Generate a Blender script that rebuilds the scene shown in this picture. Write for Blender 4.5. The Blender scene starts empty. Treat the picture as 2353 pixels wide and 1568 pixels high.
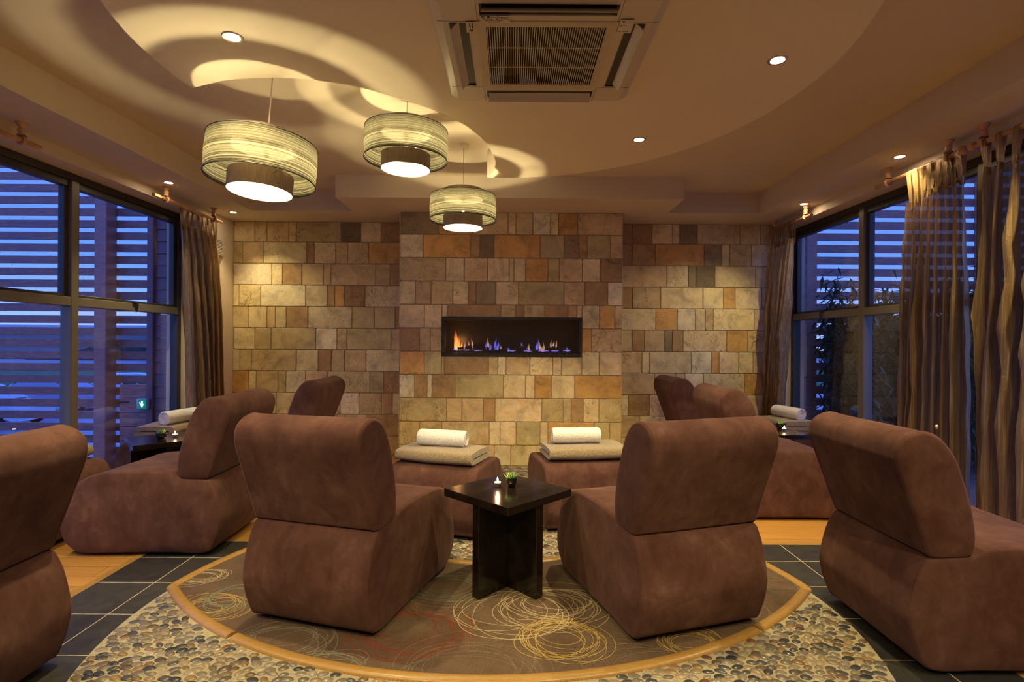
import bpy, bmesh, math, random
import numpy as np
from mathutils import Vector, Matrix

S = bpy.context.scene
COL = S.collection
PI = math.pi
# ---------------------------------------------------------------- camera, sky, exposure
cam = bpy.data.cameras.new('camera'); cam.sensor_width = 36.0; cam.lens = 36.0*1251.0/2353.0
cam.clip_start = .05; cam.clip_end = 400
camo = bpy.data.objects.new('camera', cam); COL.objects.link(camo)
camo.matrix_world = Matrix.Translation((0, 0, 1.36)) @ Matrix.Rotation(PI/2, 4, 'X') @ Matrix.Rotation(math.radians(.35), 4, 'Z')
S.camera = camo
S.view_settings.view_transform = 'Standard'; S.view_settings.look = 'None'
S.view_settings.exposure = 1.72; S.view_settings.gamma = 1.0; S.view_settings.use_curve_mapping = False

W = bpy.data.worlds.new('dusk_sky'); S.world = W; W.use_nodes = True
wn = W.node_tree; bg = wn.nodes['Background']
tc = wn.nodes.new('ShaderNodeTexCoord'); sx = wn.nodes.new('ShaderNodeSeparateXYZ'); rp = wn.nodes.new('ShaderNodeValToRGB')
wn.links.new(tc.outputs['Generated'], sx.inputs[0]); wn.links.new(sx.outputs['Z'], rp.inputs[0]); wn.links.new(rp.outputs[0], bg.inputs[0])
e = rp.color_ramp.elements
e[0].position = 0.0; e[0].color = (.28, .42, .86, 1); e[1].position = .45; e[1].color = (.065, .16, .80, 1)
m_ = rp.color_ramp.elements.new(.12); m_.color = (.10, .24, .90, 1)
bg.inputs[1].default_value = .55

try:
    S.cycles.adaptive_threshold = .02; S.cycles.max_bounces = 8; S.cycles.caustics_reflective = False; S.cycles.caustics_refractive = False
except Exception: pass
WARM = (1.0, .78, .385)
# ---------------------------------------------------------------- helpers
def link(o, parent=None):
    COL.objects.link(o)
    if parent is not None: o.parent = parent
    return o
def tag(o, label=None, cat=None, group=None, kind=None):
    if label: o['label'] = label
    if cat: o['category'] = cat
    if group: o['group'] = group
    if kind: o['kind'] = kind
    return o
def empty(name, loc=(0, 0, 0), rz=0, label=None, cat=None, group=None, kind=None):
    o = bpy.data.objects.new(name, None); o.empty_display_size = .1
    link(o); o.location = loc; o.rotation_euler = (0, 0, rz)
    return tag(o, label, cat, group, kind)
def children(o): return [c for c in COL.objects if c.parent == o]
def copy_tree(o, parent=None):
    c = o.copy(); COL.objects.link(c)
    if parent is not None: c.parent = parent
    for ch in children(o): copy_tree(ch, c)
    return c

class MB:
    def __init__(s): s.v = []; s.f = []; s.mi = []; s.c = None
    def add(s, vs, fs, m=0, T=None):
        b = len(s.v)
        if T is not None: vs = [tuple(T @ Vector(p)) for p in vs]
        s.v += [tuple(p) for p in vs]
        for f in fs: s.f.append(tuple(i+b for i in f)); s.mi.append(m)
    def box(s, x0, x1, y0, y1, z0, z1, m=0, T=None):
        vs = [(x0,y0,z0),(x1,y0,z0),(x1,y1,z0),(x0,y1,z0),(x0,y0,z1),(x1,y0,z1),(x1,y1,z1),(x0,y1,z1)]
        s.add(vs, [(3,2,1,0),(4,5,6,7),(0,1,5,4),(1,2,6,5),(2,3,7,6),(3,0,4,7)], m, T); return s
    def rbox(s, x0, x1, y0, y1, z0, z1, r=.01, n=2, m=0, T=None):
        bm = bmesh.new()
        vv = [bm.verts.new(p) for p in [(x0,y0,z0),(x1,y0,z0),(x1,y1,z0),(x0,y1,z0),(x0,y0,z1),(x1,y0,z1),(x1,y1,z1),(x0,y1,z1)]]
        for f in [(3,2,1,0),(4,5,6,7),(0,1,5,4),(1,2,6,5),(2,3,7,6),(3,0,4,7)]: bm.faces.new([vv[i] for i in f])
        bmesh.ops.bevel(bm, geom=bm.edges[:], offset=r, segments=n, profile=.5, affect='EDGES')
        bm.verts.index_update()
        s.add([v.co[:] for v in bm.verts], [[v.index for v in f.verts] for f in bm.faces], m, T); bm.free(); return s
    def lathe(s, prof, seg=24, c=(0,0,0), m=0, T=None, close=False):
        n = len(prof); vs = []; fs = []
        for i in range(seg):
            a = 2*PI*i/seg
            for r, z in prof: vs.append((c[0]+r*math.cos(a), c[1]+r*math.sin(a), c[2]+z))
        for i in range(seg):
            j = (i+1) % seg
            for k in range(n-1): fs.append((i*n+k, j*n+k, j*n+k+1, i*n+k+1))
        if close:
            fs.append(tuple(i*n for i in range(seg))[::-1]); fs.append(tuple(i*n+n-1 for i in range(seg)))
        s.add(vs, fs, m, T); return s
    def tube(s, pts, r, seg=8, m=0, caps=True, closed=False):
        P = [Vector(p) for p in pts]; n = len(P)
        R = r if isinstance(r, (list, tuple)) else [r]*n
        vs = []; fs = []; up = None
        for i in range(n):
            if closed: t = (P[(i+1) % n]-P[i-1]).normalized()
            else: t = (P[min(i+1, n-1)]-P[max(i-1, 0)]).normalized()
            if up is None:
                up = Vector((0,0,1)) if abs(t.z) < .9 else Vector((1,0,0))
            a = t.cross(up).normalized(); b = a.cross(t).normalized(); up = b
            for k in range(seg):
                th = 2*PI*k/seg; vs.append(tuple(P[i]+a*(R[i]*math.cos(th))+b*(R[i]*math.sin(th))))
        for i in range(n if closed else n-1):
            j = (i+1) % n
            for k in range(seg):
                l = (k+1) % seg; fs.append((i*seg+k, i*seg+l, j*seg+l, j*seg+k))
        if caps and not closed:
            fs.append(tuple(range(seg))[::-1]); fs.append(tuple((n-1)*seg+k for k in range(seg)))
        s.add(vs, fs, m); return s
    def prism(s, poly, z0, z1, m=0, T=None, cap=True):
        n = len(poly)
        vs = [(x, y, z0) for x, y in poly]+[(x, y, z1) for x, y in poly]
        fs = [(i, (i+1) % n, (i+1) % n+n, i+n) for i in range(n)]
        if cap: fs += [tuple(range(n))[::-1], tuple(range(n, 2*n))]
        s.add(vs, fs, m, T); return s
    def build(s, name, mats, parent=None, smooth=40, loc=None, rz=None):
        me = bpy.data.meshes.new(name)
        me.from_pydata(s.v, [], s.f)
        if not isinstance(mats, (list, tuple)): mats = [mats]
        for m in mats: me.materials.append(m)
        if len(mats) > 1: me.polygons.foreach_set('material_index', s.mi)
        if s.c is not None:
            at = me.color_attributes.new('tint', 'FLOAT_COLOR', 'POINT')
            at.data.foreach_set('color', np.asarray(s.c, dtype=np.float32).ravel())
        if smooth:
            me.polygons.foreach_set('use_smooth', [True]*len(me.polygons))
            me.set_sharp_from_angle(angle=math.radians(smooth))
        me.update()
        o = bpy.data.objects.new(name, me); link(o, parent)
        if loc: o.location = loc
        if rz: o.rotation_euler = (0, 0, rz)
        return o
def struct(mb, name, mats, parent=None, smooth=30):
    o = mb.build(name, mats, parent, smooth)
    if parent is None: o['kind'] = 'structure'
    return o
def catmull(P, n, closed=True):
    P = np.array(P, float); N = len(P); out = []
    for i in range(N if closed else N-1):
        p0, p1, p2, p3 = (P[(i+k-1) % N] if closed else P[min(max(i+k-1, 0), N-1)] for k in range(4))
        for j in range(n):
            t = j/n
            out.append(.5*((2*p1)+(-p0+p2)*t+(2*p0-5*p1+4*p2-p3)*t*t+(-p0+3*p1-3*p2+p3)*t**3))
    if not closed: out.append(P[-1])
    return np.array(out)
def offset2(P, d):
    t = np.roll(P, -1, 0)-np.roll(P, 1, 0); t /= np.linalg.norm(t, axis=1)[:, None]+1e-9
    n = np.stack([t[:, 1], -t[:, 0]], 1)
    return P+n*d
def soft_prism(P, hw, rings, fan=True):
    """extrude closed 2-D outline P (x,z; counter-clockwise) along y with a soft edge; rings = [(dist from end, inset)]"""
    P = np.array(P)
    ar = .5*np.sum(P[:, 0]*np.roll(P[:, 1], -1)-np.roll(P[:, 0], -1)*P[:, 1])
    if ar < 0: P = P[::-1].copy()
    n = len(P); c = P.mean(0); seq = []
    def ring(Q, y): seq.append([(q[0], y, q[1]) for q in Q])
    if fan:
        ring(c+(P-c)*.45, -hw-.010); ring(c+(P-c)*.8, -hw-.006)
    for d, ins in rings[::-1]: ring(offset2(P, -ins), -hw+d)
    ny = 6; d0 = rings[0][0]
    for k in range(1, ny): ring(P, -hw+d0+(2*hw-2*d0)*k/ny)
    for d, ins in rings: ring(offset2(P, -ins), hw-d)
    if fan:
        ring(c+(P-c)*.8, hw+.006); ring(c+(P-c)*.45, hw+.010)
    vs = [p for r in seq for p in r]; fs = []
    for k in range(len(seq)-1):
        for i in range(n):
            j = (i+1) % n
            fs.append((k*n+i, k*n+j, (k+1)*n+j, (k+1)*n+i))
    L = (len(seq)-1)*n
    if fan:
        vs += [(c[0], -hw-.011, c[1]), (c[0], hw+.011, c[1])]; a = len(vs)-2
        for i in range(n):
            j = (i+1) % n; fs.append((j, i, a)); fs.append((L+i, L+j, a+1))
    else:
        fs.append(tuple(range(n))[::-1]); fs.append(tuple(range(L, L+n)))
    mb = MB(); mb.add(vs, [f[::-1] for f in fs]); return mb

# ---------------------------------------------------------------- materials
class NT:
    def __init__(s, name):
        s.m = bpy.data.materials.new(name); s.m.use_nodes = True; s.t = s.m.node_tree; s.t.nodes.clear()
        s.out = s.t.nodes.new('ShaderNodeOutputMaterial')
    def n(s, typ, props=None, **ins):
        nd = s.t.nodes.new('ShaderNode'+typ)
        for k, v in (props or {}).items(): setattr(nd, k, v)
        for k, v in ins.items():
            k2 = int(k[1:]) if k[0] == '_' else k.replace('_', ' ')
            sock = nd.inputs[k2]
            if isinstance(v, bpy.types.NodeSocket): s.t.links.new(v, sock)
            else:
                if sock.type == 'RGBA' and len(v) == 3: v = (*v, 1)
                sock.default_value = v
        return nd
    def done(s, sh): s.t.links.new(sh, s.out.inputs[0]); return s.m
    def obj(s, scale=(1,1,1), rot=(0,0,0), which='Object'):
        t = s.n('TexCoord'); return s.n('Mapping', Vector=t.outputs[which], Scale=scale, Rotation=rot).outputs[0]
    def noise(s, vec, scale, detail=4, rough=.55, dist=0):
        return s.n('TexNoise', Vector=vec, Scale=scale, Detail=detail, Roughness=rough, Distortion=dist).outputs[0]
    def ramp(s, fac, stops):
        r = s.n('ValToRGB', Fac=fac); el = r.color_ramp.elements
        while len(el) < len(stops): el.new(.5)
        for q, (p, c) in zip(el, stops): q.position = p; q.color = (*c, 1) if len(c) == 3 else c
        return r.outputs[0]
    def mix(s, f, a, b, mode='MIX'):
        return s.n('MixRGB', {'blend_type': mode}, Fac=f, Color1=a, Color2=b).outputs[0]
    def math(s, op, a, b=0.0, c=0.0): return s.n('Math', {'operation': op}, _0=a, _1=b, _2=c).outputs[0]
    def bump(s, h, strength=.3, dist=.01): return s.n('Bump', Height=h, Strength=strength, Distance=dist).outputs[0]
def g(x): return (x, x, x)
def pm(name, c1, c2=None, scale=6, detail=5, rough=.6, metal=0, bump=0, bscale=None, stretch=(1,1,1), sheen=0, coat=0, spec=.5, lo=.35, hi=.65):
    t = NT(name); v = t.obj(stretch)
    kw = dict(Roughness=rough, Metallic=metal)
    if c2 is not None:
        kw['Base_Color'] = t.ramp(t.noise(v, scale, detail), [(lo, c1), (hi, c2)])
    else: kw['Base_Color'] = c1
    if bump: kw['Normal'] = t.bump(t.noise(v, bscale or scale*8, 4), bump, .004)
    b = t.n('BsdfPrincipled', **kw)
    b.inputs['Sheen Weight'].default_value = sheen; b.inputs['Sheen Roughness'].default_value = .4
    b.inputs['Coat Weight'].default_value = coat; b.inputs['Specular IOR Level'].default_value = spec
    return t.done(b.outputs[0])
def emit(name, c, strength):
    t = NT(name); return t.done(t.n('Emission', Color=c, Strength=strength).outputs[0])

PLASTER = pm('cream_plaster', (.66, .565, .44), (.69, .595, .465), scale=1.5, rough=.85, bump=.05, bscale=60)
PLASTER_D = pm('disc_plaster_lit', (.77, .67, .53), (.79, .69, .55), scale=1.5, rough=.85, bump=.05, bscale=60)  # disc's stronger lighting put into a paler base colour than the ceiling's
WALLP = pm('cream_wall_paint', (.70, .59, .44), (.73, .62, .47), scale=2, rough=.85, bump=.08, bscale=90)
METAL_DK = pm('dark_grey_aluminium', (.055, .052, .045), rough=.42, metal=.3)
METAL_FR = pm('olive_grey_aluminium', (.20, .18, .14), rough=.45, metal=.2)
BLACK = pm('black_plastic', (.012, .012, .012), rough=.4)
BLACKM = pm('black_fire_metal', (.018, .016, .014), (.028, .024, .02), scale=5, rough=.5)
CHROME = pm('brushed_steel', (.55, .5, .42), rough=.3, metal=1)
WHITEP = pm('off_white_plastic', (.62, .54, .42), rough=.4)
CORDM = pm('cream_cord', (.75, .68, .55), rough=.5)
def suede():
    t = NT('brown_suede'); oi = t.n('ObjectInfo'); tcn = t.n('TexCoord')
    v = t.n('VectorMath', {'operation': 'ADD'}, _0=tcn.outputs['Object'], _1=t.n('VectorMath', {'operation': 'SCALE'}, _0=(7.0, 3.0, 5.0), Scale=t.math('MULTIPLY', oi.outputs['Random'], 6.0)).outputs[0]).outputs[0]
    n1 = t.noise(v, 2.6, 3, .55, .6); n2 = t.noise(v, 8, 5, .65, .7)
    v3 = t.n('Mapping', Vector=v, Scale=(1.0, 1.0, .35)).outputs[0]
    n3 = t.noise(v3, 16, 3, .6, .8)
    f = t.math('ADD', t.math('MULTIPLY', n1, .45), t.math('ADD', t.math('MULTIPLY', n2, .38), t.math('MULTIPLY', n3, .17)))
    c = t.ramp(f, [(.33, (.050, .020, .0155)), (.45, (.076, .033, .026)), (.56, (.106, .050, .040)), (.69, (.170, .090, .073))])
    nb = t.noise(v, 420, 2); h = t.math('ADD', t.math('MULTIPLY', n2, .5), t.math('MULTIPLY', nb, .25))
    b = t.n('BsdfPrincipled', Base_Color=c, Roughness=.92, Normal=t.bump(h, .22, .006))
    b.inputs['Sheen Weight'].default_value = .14; b.inputs['Sheen Roughness'].default_value = .4
    b.inputs['Sheen Tint'].default_value = (.8, .55, .45, 1); b.inputs['Specular IOR Level'].default_value = .15
    return t.done(b.outputs[0])
SUEDE = suede()
def towel(name, a, b_):
    t = NT(name); v = t.obj()
    vo = t.n('TexVoronoi', Vector=v, Scale=170.0).outputs['Distance']
    n = t.noise(v, 60, 4); n2 = t.noise(v, 9, 4)
    h = t.math('ADD', t.math('MULTIPLY', vo, .6), t.math('ADD', t.math('MULTIPLY', n, .6), t.math('MULTIPLY', n2, .8)))
    b = t.n('BsdfPrincipled', Base_Color=t.ramp(n, [(.3, a), (.7, b_)]), Roughness=.95, Normal=t.bump(h, .7, .008))
    b.inputs['Sheen Weight'].default_value = .4; b.inputs['Specular IOR Level'].default_value = .1
    return t.done(b.outputs[0])
TW_WHITE = towel('white_terry', (.74, .74, .74), (.88, .88, .88))
TW_BEIGE = towel('beige_terry', (.23, .17, .105), (.33, .26, .17))
def tile_mat():
    t = NT('tumbled_travertine'); a = t.n('Attribute', {'attribute_name': 'tint'}); v = t.obj()
    al = a.outputs['Alpha']
    vv = t.n('VectorMath', {'operation': 'ADD'}, _0=v, _1=t.n('CombineXYZ', X=t.math('MULTIPLY', al, 37.0), Y=t.math('MULTIPLY', al, 91.0), Z=t.math('MULTIPLY', al, 53.0)).outputs[0]).outputs[0]
    n1 = t.noise(vv, 5, 6, .62, .8); n2 = t.noise(vv, 22, 6, .7, .5); n3 = t.noise(vv, 70, 3, .6)
    cl = t.ramp(n1, [(.30, g(.62)), (.48, g(.95)), (.62, g(1.1)), (.75, g(1.22))])
    c = t.mix(1.0, a.outputs['Color'], cl, 'MULTIPLY')
    warm = t.ramp(n2, [(.42, (1, 1, 1)), (.62, (1.0, .80, .56))]); c = t.mix(.75, c, warm, 'MULTIPLY')
    # pits and veins of the stone itself
    ve = t.math('ABSOLUTE', t.math('SUBTRACT', t.noise(vv, 3.2, 5, .6, 1.6), .5))
    amt = t.ramp(t.n('TexWhiteNoise', {'noise_dimensions': '1D'}, W=al).outputs[0], [(.45, g(0)), (.7, g(1))])
    vein = t.math('MULTIPLY', t.math('MULTIPLY', t.ramp(ve, [(.003, g(1)), (.014, g(0))]), amt), t.ramp(t.noise(vv, 4, 3, .6), [(.45, g(0)), (.58, g(1))]))
    pv = t.n('TexVoronoi', Vector=t.n('VectorMath', {'operation': 'ADD'}, _0=vv, _1=t.n('VectorMath', {'operation': 'SCALE'}, _0=t.n('TexNoise', Vector=vv, Scale=28.0, Detail=3.0).outputs[1], Scale=.035).outputs[0]).outputs[0], Scale=58.0, Randomness=1.0)
    pit = t.math('MULTIPLY', t.ramp(pv.outputs['Distance'], [(.10, g(1)), (.30, g(0))]), t.ramp(t.noise(vv, 7, 3, .6), [(.50, g(0)), (.60, g(1))]))
    dk = t.math('MAXIMUM', t.math('MULTIPLY', vein, .8), pit)
    c = t.mix(dk, c, t.mix(1.0, c, (.30, .19, .11), 'MULTIPLY'))
    h = t.math('SUBTRACT', t.math('ADD', t.math('MULTIPLY', n2, .5), t.math('MULTIPLY', n3, .3)), t.math('MULTIPLY', dk, 1.0))
    b = t.n('BsdfPrincipled', Base_Color=c, Roughness=.62, Normal=t.bump(h, .45, .006))
    return t.done(b.outputs[0])
TRAV = tile_mat()
GROUT = pm('sand_grout', (.36, .27, .15), (.42, .32, .18), scale=40, rough=.95, bump=.3, bscale=300)
GROUT_F = pm('pale_pebble_grout', (.31, .275, .19), (.39, .345, .24), scale=60, rough=.9, bump=.3, bscale=400)
def tint_mat(name, rough, coat, nscale):
    t = NT(name); a = t.n('Attribute', {'attribute_name': 'tint'}); v = t.obj()
    c = t.mix(1.0, a.outputs['Color'], t.ramp(t.noise(v, nscale, 5, .6, 1.0), [(.3, g(.7)), (.7, g(1.25))]), 'MULTIPLY')
    b = t.n('BsdfPrincipled', Base_Color=c, Roughness=rough); b.inputs['Coat Weight'].default_value = coat; b.inputs['Coat Roughness'].default_value = .12
    return t.done(b.outputs[0])
PEBBLE = tint_mat('polished_pebble', .35, .35, 90)
def wood(name, a, b_, c_, scale=(1,1,1), rough=.4, planks=None, coat=.15):
    t = NT(name); v = t.obj(scale)
    n = t.noise(v, 3, 6, .6, .6); w = t.n('TexWave', {'wave_type': 'BANDS', 'bands_direction': 'Y'}, Vector=v, Scale=3.0, Distortion=5.0, Detail=4.0, Detail_Scale=1.6).outputs[1]
    f = t.math('ADD', t.math('MULTIPLY', n, .55), t.math('MULTIPLY', w, .45))
    c = t.ramp(f, [(.25, a), (.5, b_), (.78, c_)]); h = f
    if planks:
        br = t.n('TexBrick', Vector=t.obj(), Color1=g(.86), Color2=g(1.1), Mortar=g(.25), Scale=1.0, Mortar_Size=.0016, Brick_Width=planks[0], Row_Height=planks[1], Bias=0.0)
        c = t.mix(1.0, c, br.outputs['Color'], 'MULTIPLY')
    b = t.n('BsdfPrincipled', Base_Color=c, Roughness=rough, Normal=t.bump(h, .08, .003)); b.inputs['Coat Weight'].default_value = coat; b.inputs['Coat Roughness'].default_value = .2
    return t.done(b.outputs[0])
OAK = wood('oak_trim', (.24, .13, .032), (.36, .205, .055), (.44, .265, .08), (6, 40, 6), .4)
FLOORW = wood('oak_plank_floor', (.36, .16, .033), (.48, .24, .057), (.57, .31, .085), (1.2, 14, 1), .35, (1.6, .13), .2)
POLEW = wood('pine_pole', (.48, .25, .11), (.58, .33, .16), (.66, .40, .21), (60, .5, 60), .4)
ESPRESSO = wood('espresso_wood', (.005, .0035, .003), (.008, .0055, .0042), (.012, .008, .006), (30, .6, 3), .14, None, .3)
SLATW = wood('wet_cedar', (.34, .15, .13), (.46, .21, .18), (.56, .27, .22), (2, 20, 20), .5)
CLAP = pm('painted_clapboard', (.22, .11, .12), (.27, .14, .15), scale=8, rough=.5, stretch=(.3, .3, 5))
def slate():
    t = NT('slate_tile'); v = t.obj()
    br = t.n('TexBrick', {'offset': 0.0, 'squash': 1.0}, Vector=t.n('Mapping', Vector=v, Location=(.26, .115, 0)).outputs[0], Color1=(.022, .021, .022), Color2=(.034, .032, .031), Mortar=(.42, .37, .25), Scale=1.0, Mortar_Size=.0035, Mortar_Smooth=.2, Brick_Width=.345, Row_Height=.35)
    n = t.noise(v, 14, 6, .65, .8); n2 = t.noise(t.obj((1, 4, 1)), 30, 4)
    c = t.mix(1.0, br.outputs['Color'], t.ramp(n, [(.3, g(.7)), (.7, g(1.35))]), 'MULTIPLY')
    h = t.math('SUBTRACT', t.math('ADD', t.math('MULTIPLY', n, .5), t.math('MULTIPLY', n2, .3)), t.math('MULTIPLY', br.outputs['Fac'], .8))
    b = t.n('BsdfPrincipled', Base_Color=c, Roughness=.48, Normal=t.bump(h, .35, .004))
    return t.done(b.outputs[0])
SLATE = slate()
def carpet():
    t = NT('brown_carpet'); v = t.obj()
    n = t.noise(v, 400, 2); n2 = t.noise(v, 6, 5, .6)
    c = t.mix(1.0, t.ramp(n, [(.3, (.080, .052, .036)), (.7, (.155, .105, .075))]), t.ramp(n2, [(.35, g(.85)), (.65, g(1.12))]), 'MULTIPLY')
    b = t.n('BsdfPrincipled', Base_Color=c, Roughness=.97, Normal=t.bump(n, .6, .004)); b.inputs['Specular IOR Level'].default_value = .1
    return t.done(b.outputs[0])
CARPET = carpet()
def yarn(name, c): return pm(name, c, tuple(x*.6 for x in c), scale=160, rough=.95, spec=.1)
YARN = [yarn('yarn_cream', (.46, .37, .22)), yarn('yarn_gold', (.44, .31, .10)), yarn('yarn_red', (.25, .055, .032)), yarn('yarn_teal', (.20, .21, .16)), yarn('yarn_grey', (.24, .20, .16)), yarn('yarn_taupe', (.20, .15, .105))]
def shade():
    t = NT('striped_shade_fabric'); tcn = t.n('TexCoord'); z = t.n('SeparateXYZ', Vector=tcn.outputs['Object']).outputs[2]
    vz = t.n('CombineXYZ', X=0.0, Y=0.0, Z=z).outputs[0]
    n1 = t.noise(vz, 62, 3, .7); n2 = t.noise(t.n('Mapping', Vector=tcn.outputs['Object'], Scale=(60, 60, 700)).outputs[0], 1, 2)
    c = t.ramp(n1, [(.38, (.008, .007, .005)), (.41, (.085, .075, .048)), (.445, (.10, .09, .06)), (.46, (.006, .005, .004)), (.478, (.11, .10, .068)), (.51, (.22, .205, .15)), (.522, (.006, .005, .004)), (.54, (.11, .10, .068)), (.57, (.16, .145, .10)), (.585, (.008, .007, .005)), (.61, (.11, .10, .068))])
    c = t.mix(.7, c, t.ramp(n2, [(.35, g(.6)), (.65, g(1.15))]), 'MULTIPLY')
    c = t.mix(1.0, c, g(.78), 'MULTIPLY')
    d = t.n('BsdfDiffuse', Color=c).outputs[0]; tr = t.n('BsdfTranslucent', Color=c).outputs[0]
    m = t.n('MixShader', Fac=.55, _1=d, _2=tr).outputs[0]
    tp = t.n('BsdfTransparent', Color=(1, .95, .8)).outputs[0]
    return t.done(t.n('MixShader', Fac=.05, _1=m, _2=tp).outputs[0])
SHADE = shade()
DRUM_OUT = pm('brown_drum_fabric', (.22, .155, .105), (.31, .22, .155), scale=120, rough=.9, stretch=(1, 1, .15), bump=.3, bscale=300)
DRUM_IN = pm('white_drum_lining', (.82, .78, .70), rough=.7)
BULB = emit('bulb_glow', (1.0, .82, .42), 2300.0)
LAMPDISC = emit('downlight_glow', (1.0, .78, .50), 30.0)
def glass(name, tint=(.96, .97, 1.0), extra=0.0):
    t = NT(name); ge = t.n('NewGeometry')
    cs = t.math('ABSOLUTE', t.n('VectorMath', {'operation': 'DOT_PRODUCT'}, _0=ge.outputs['Normal'], _1=ge.outputs['Incoming']).outputs['Value'])
    f = t.math('ADD', t.math('MULTIPLY', t.math('POWER', t.math('SUBTRACT', 1.0, cs), 5.0), .95), .06+extra)
    f = t.math('MINIMUM', f, 1.0)
    tp = t.n('BsdfTransparent', Color=tint).outputs[0]; gl = t.n('BsdfGlossy', Color=(.95, .95, 1), Roughness=.0).outputs[0]
    return t.done(t.n('MixShader', Fac=f, _1=tp, _2=gl).outputs[0])
GLASS = glass('window_glass')
DROP = pm('rain_drop', (.55, .62, .8), rough=.1, spec=.8)
def organza(dens):
    t = NT('bronze_organza'); v = t.obj((9, 9, .35)); v2 = t.obj((1, 1, 1))
    n = t.noise(v, 9, 4, .6, .4); cr = t.noise(v2, 13, 5, .65, 1.2)
    c = t.ramp(n, [(.3, (.34, .215, .095)), (.55, (.48, .33, .16)), (.74, (.72, .55, .30))])
    h = t.math('ADD', t.math('MULTIPLY', n, .8), t.math('MULTIPLY', cr, .5))
    nm = t.bump(h, .6, .012)
    b = t.n('BsdfPrincipled', Base_Color=c, Roughness=.40, Metallic=.7, Normal=nm).outputs[0]
    tl = t.n('BsdfTranslucent', Color=c).outputs[0]
    m = t.n('MixShader', Fac=.3, _1=b, _2=tl).outputs[0]
    tp = t.n('BsdfTransparent', Color=(.80, .66, .50)).outputs[0]
    return t.done(t.n('MixShader', Fac=dens, _1=m, _2=tp).outputs[0])
ORGANZA = organza(.13); ORGANZA_D = organza(.07)
def flame(name, stops, strength):
    t = NT(name); tcn = t.n('TexCoord'); z = t.n('SeparateXYZ', Vector=tcn.outputs['Generated']).outputs[2]
    n = t.noise(t.obj((40, 40, 12)), 1, 3, .6, .6)
    c = t.ramp(z, stops)
    lw = t.n('LayerWeight', Blend=.35).outputs['Facing']
    core = t.math('POWER', t.math('SUBTRACT', 1.0, lw), 1.6)
    al = t.math('MULTIPLY', core, t.math('MULTIPLY', t.ramp(z, [(.0, g(.75)), (.40, g(.62)), (.75, g(.25)), (1.0, g(.0))]), t.ramp(n, [(.35, g(.15)), (.62, g(1))])))
    em = t.n('Emission', Color=c, Strength=strength).outputs[0]
    return t.done(t.n('MixShader', Fac=al, _1=t.n('BsdfTransparent').outputs[0], _2=em).outputs[0])
FL_O = flame('orange_flame', [(0, (.30, .30, .9)), (.15, (1, .45, .12)), (.4, (1, .30, .05)), (1, (.9, .12, .01))], .75)
FL_P = flame('pale_flame', [(0, (.35, .25, .9)), (.25, (1, .55, .35)), (1, (.75, .35, .18))], .32)
FL_B = flame('blue_flame', [(0, (.20, .18, 1)), (.4, (.12, .14, .95)), (1, (.25, .2, .6))], .45)
FL_E = emit('blue_ember_glow', (.38, .27, 1.0), .30)
CANDLE = emit('candle_flame_glow', (1.0, .72, .35), 14.0)
WAX = pm('pale_wax', (.82, .74, .60), rough=.5)
TEAGLASS = glass('tealight_glass', (.93, .93, .93), .05)
LEAFG = pm('succulent_leaf', (.10, .27, .06), (.24, .46, .14), scale=20, rough=.5)
CERAM = pm('black_ceramic', (.010, .008, .008), rough=.08)
SOIL = pm('potting_soil', (.03, .02, .012), (.06, .04, .025), scale=60, rough=1)
BARK = pm('charred_log', (.035, .024, .016), (.15, .095, .058), scale=30, rough=.95, bump=.8, bscale=60)
LOGEND = pm('log_end', (.20, .12, .06), (.28, .18, .09), scale=40, rough=.9)
BAMB = pm('bamboo_leaf', (.020, .060, .018), (.055, .13, .05), scale=4, rough=.4)
CULM = pm('bamboo_culm', (.10, .11, .045), (.16, .15, .07), scale=10, rough=.5)
# ---------------------------------------------------------------- room shell
XL, XR = -3.29, 3.07            # inner faces of the side walls
YB, YC, YF = 6.42, 5.90, -2.6   # back wall, chimney face, wall behind the viewer
ZS, ZC = 2.75, 2.97             # soffit and high ceiling
GL, GR = -3.51, 3.27            # glazing lines
F = 1251.0

m = MB(); m.box(-3.75, 3.55, YF-.2, YB+.3, -.12, -.004); struct(m, 'floor', FLOORW)
m = MB(); m.box(-2.30, 2.09, YF, 3.66, -.004, 0.0)
struct(m, 'floor_slate_tiles', SLATE)
m = MB()
for x in (-2.345, 2.09): m.box(x, x+.045, YF, 3.705, -.004, .0015)
m.box(-2.30, 2.09, 3.66, 3.705, -.004, .0015)
struct(m, 'trim_1', OAK)

m = MB(); m.box(-3.75, 3.55, YF-.2, YB+.5, ZC, ZC+.15); struct(m, 'ceiling', PLASTER)
m = MB()
m.box(XL-.02, -2.82, YF, YB+.1, ZS, ZC+.01); m.box(2.66, XR+.02, YF, YB+.1, ZS, ZC+.01)
m.box(-2.82, 2.66, 5.86, YB+.1, ZS, ZC+.01); m.box(-1.73, 1.67, 5.30, 5.86, ZS, ZC+.01)
m.box(-2.82, 2.66, YF, -1.9, ZS, ZC+.01)
struct(m, 'ceiling_soffit', PLASTER)
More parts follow.
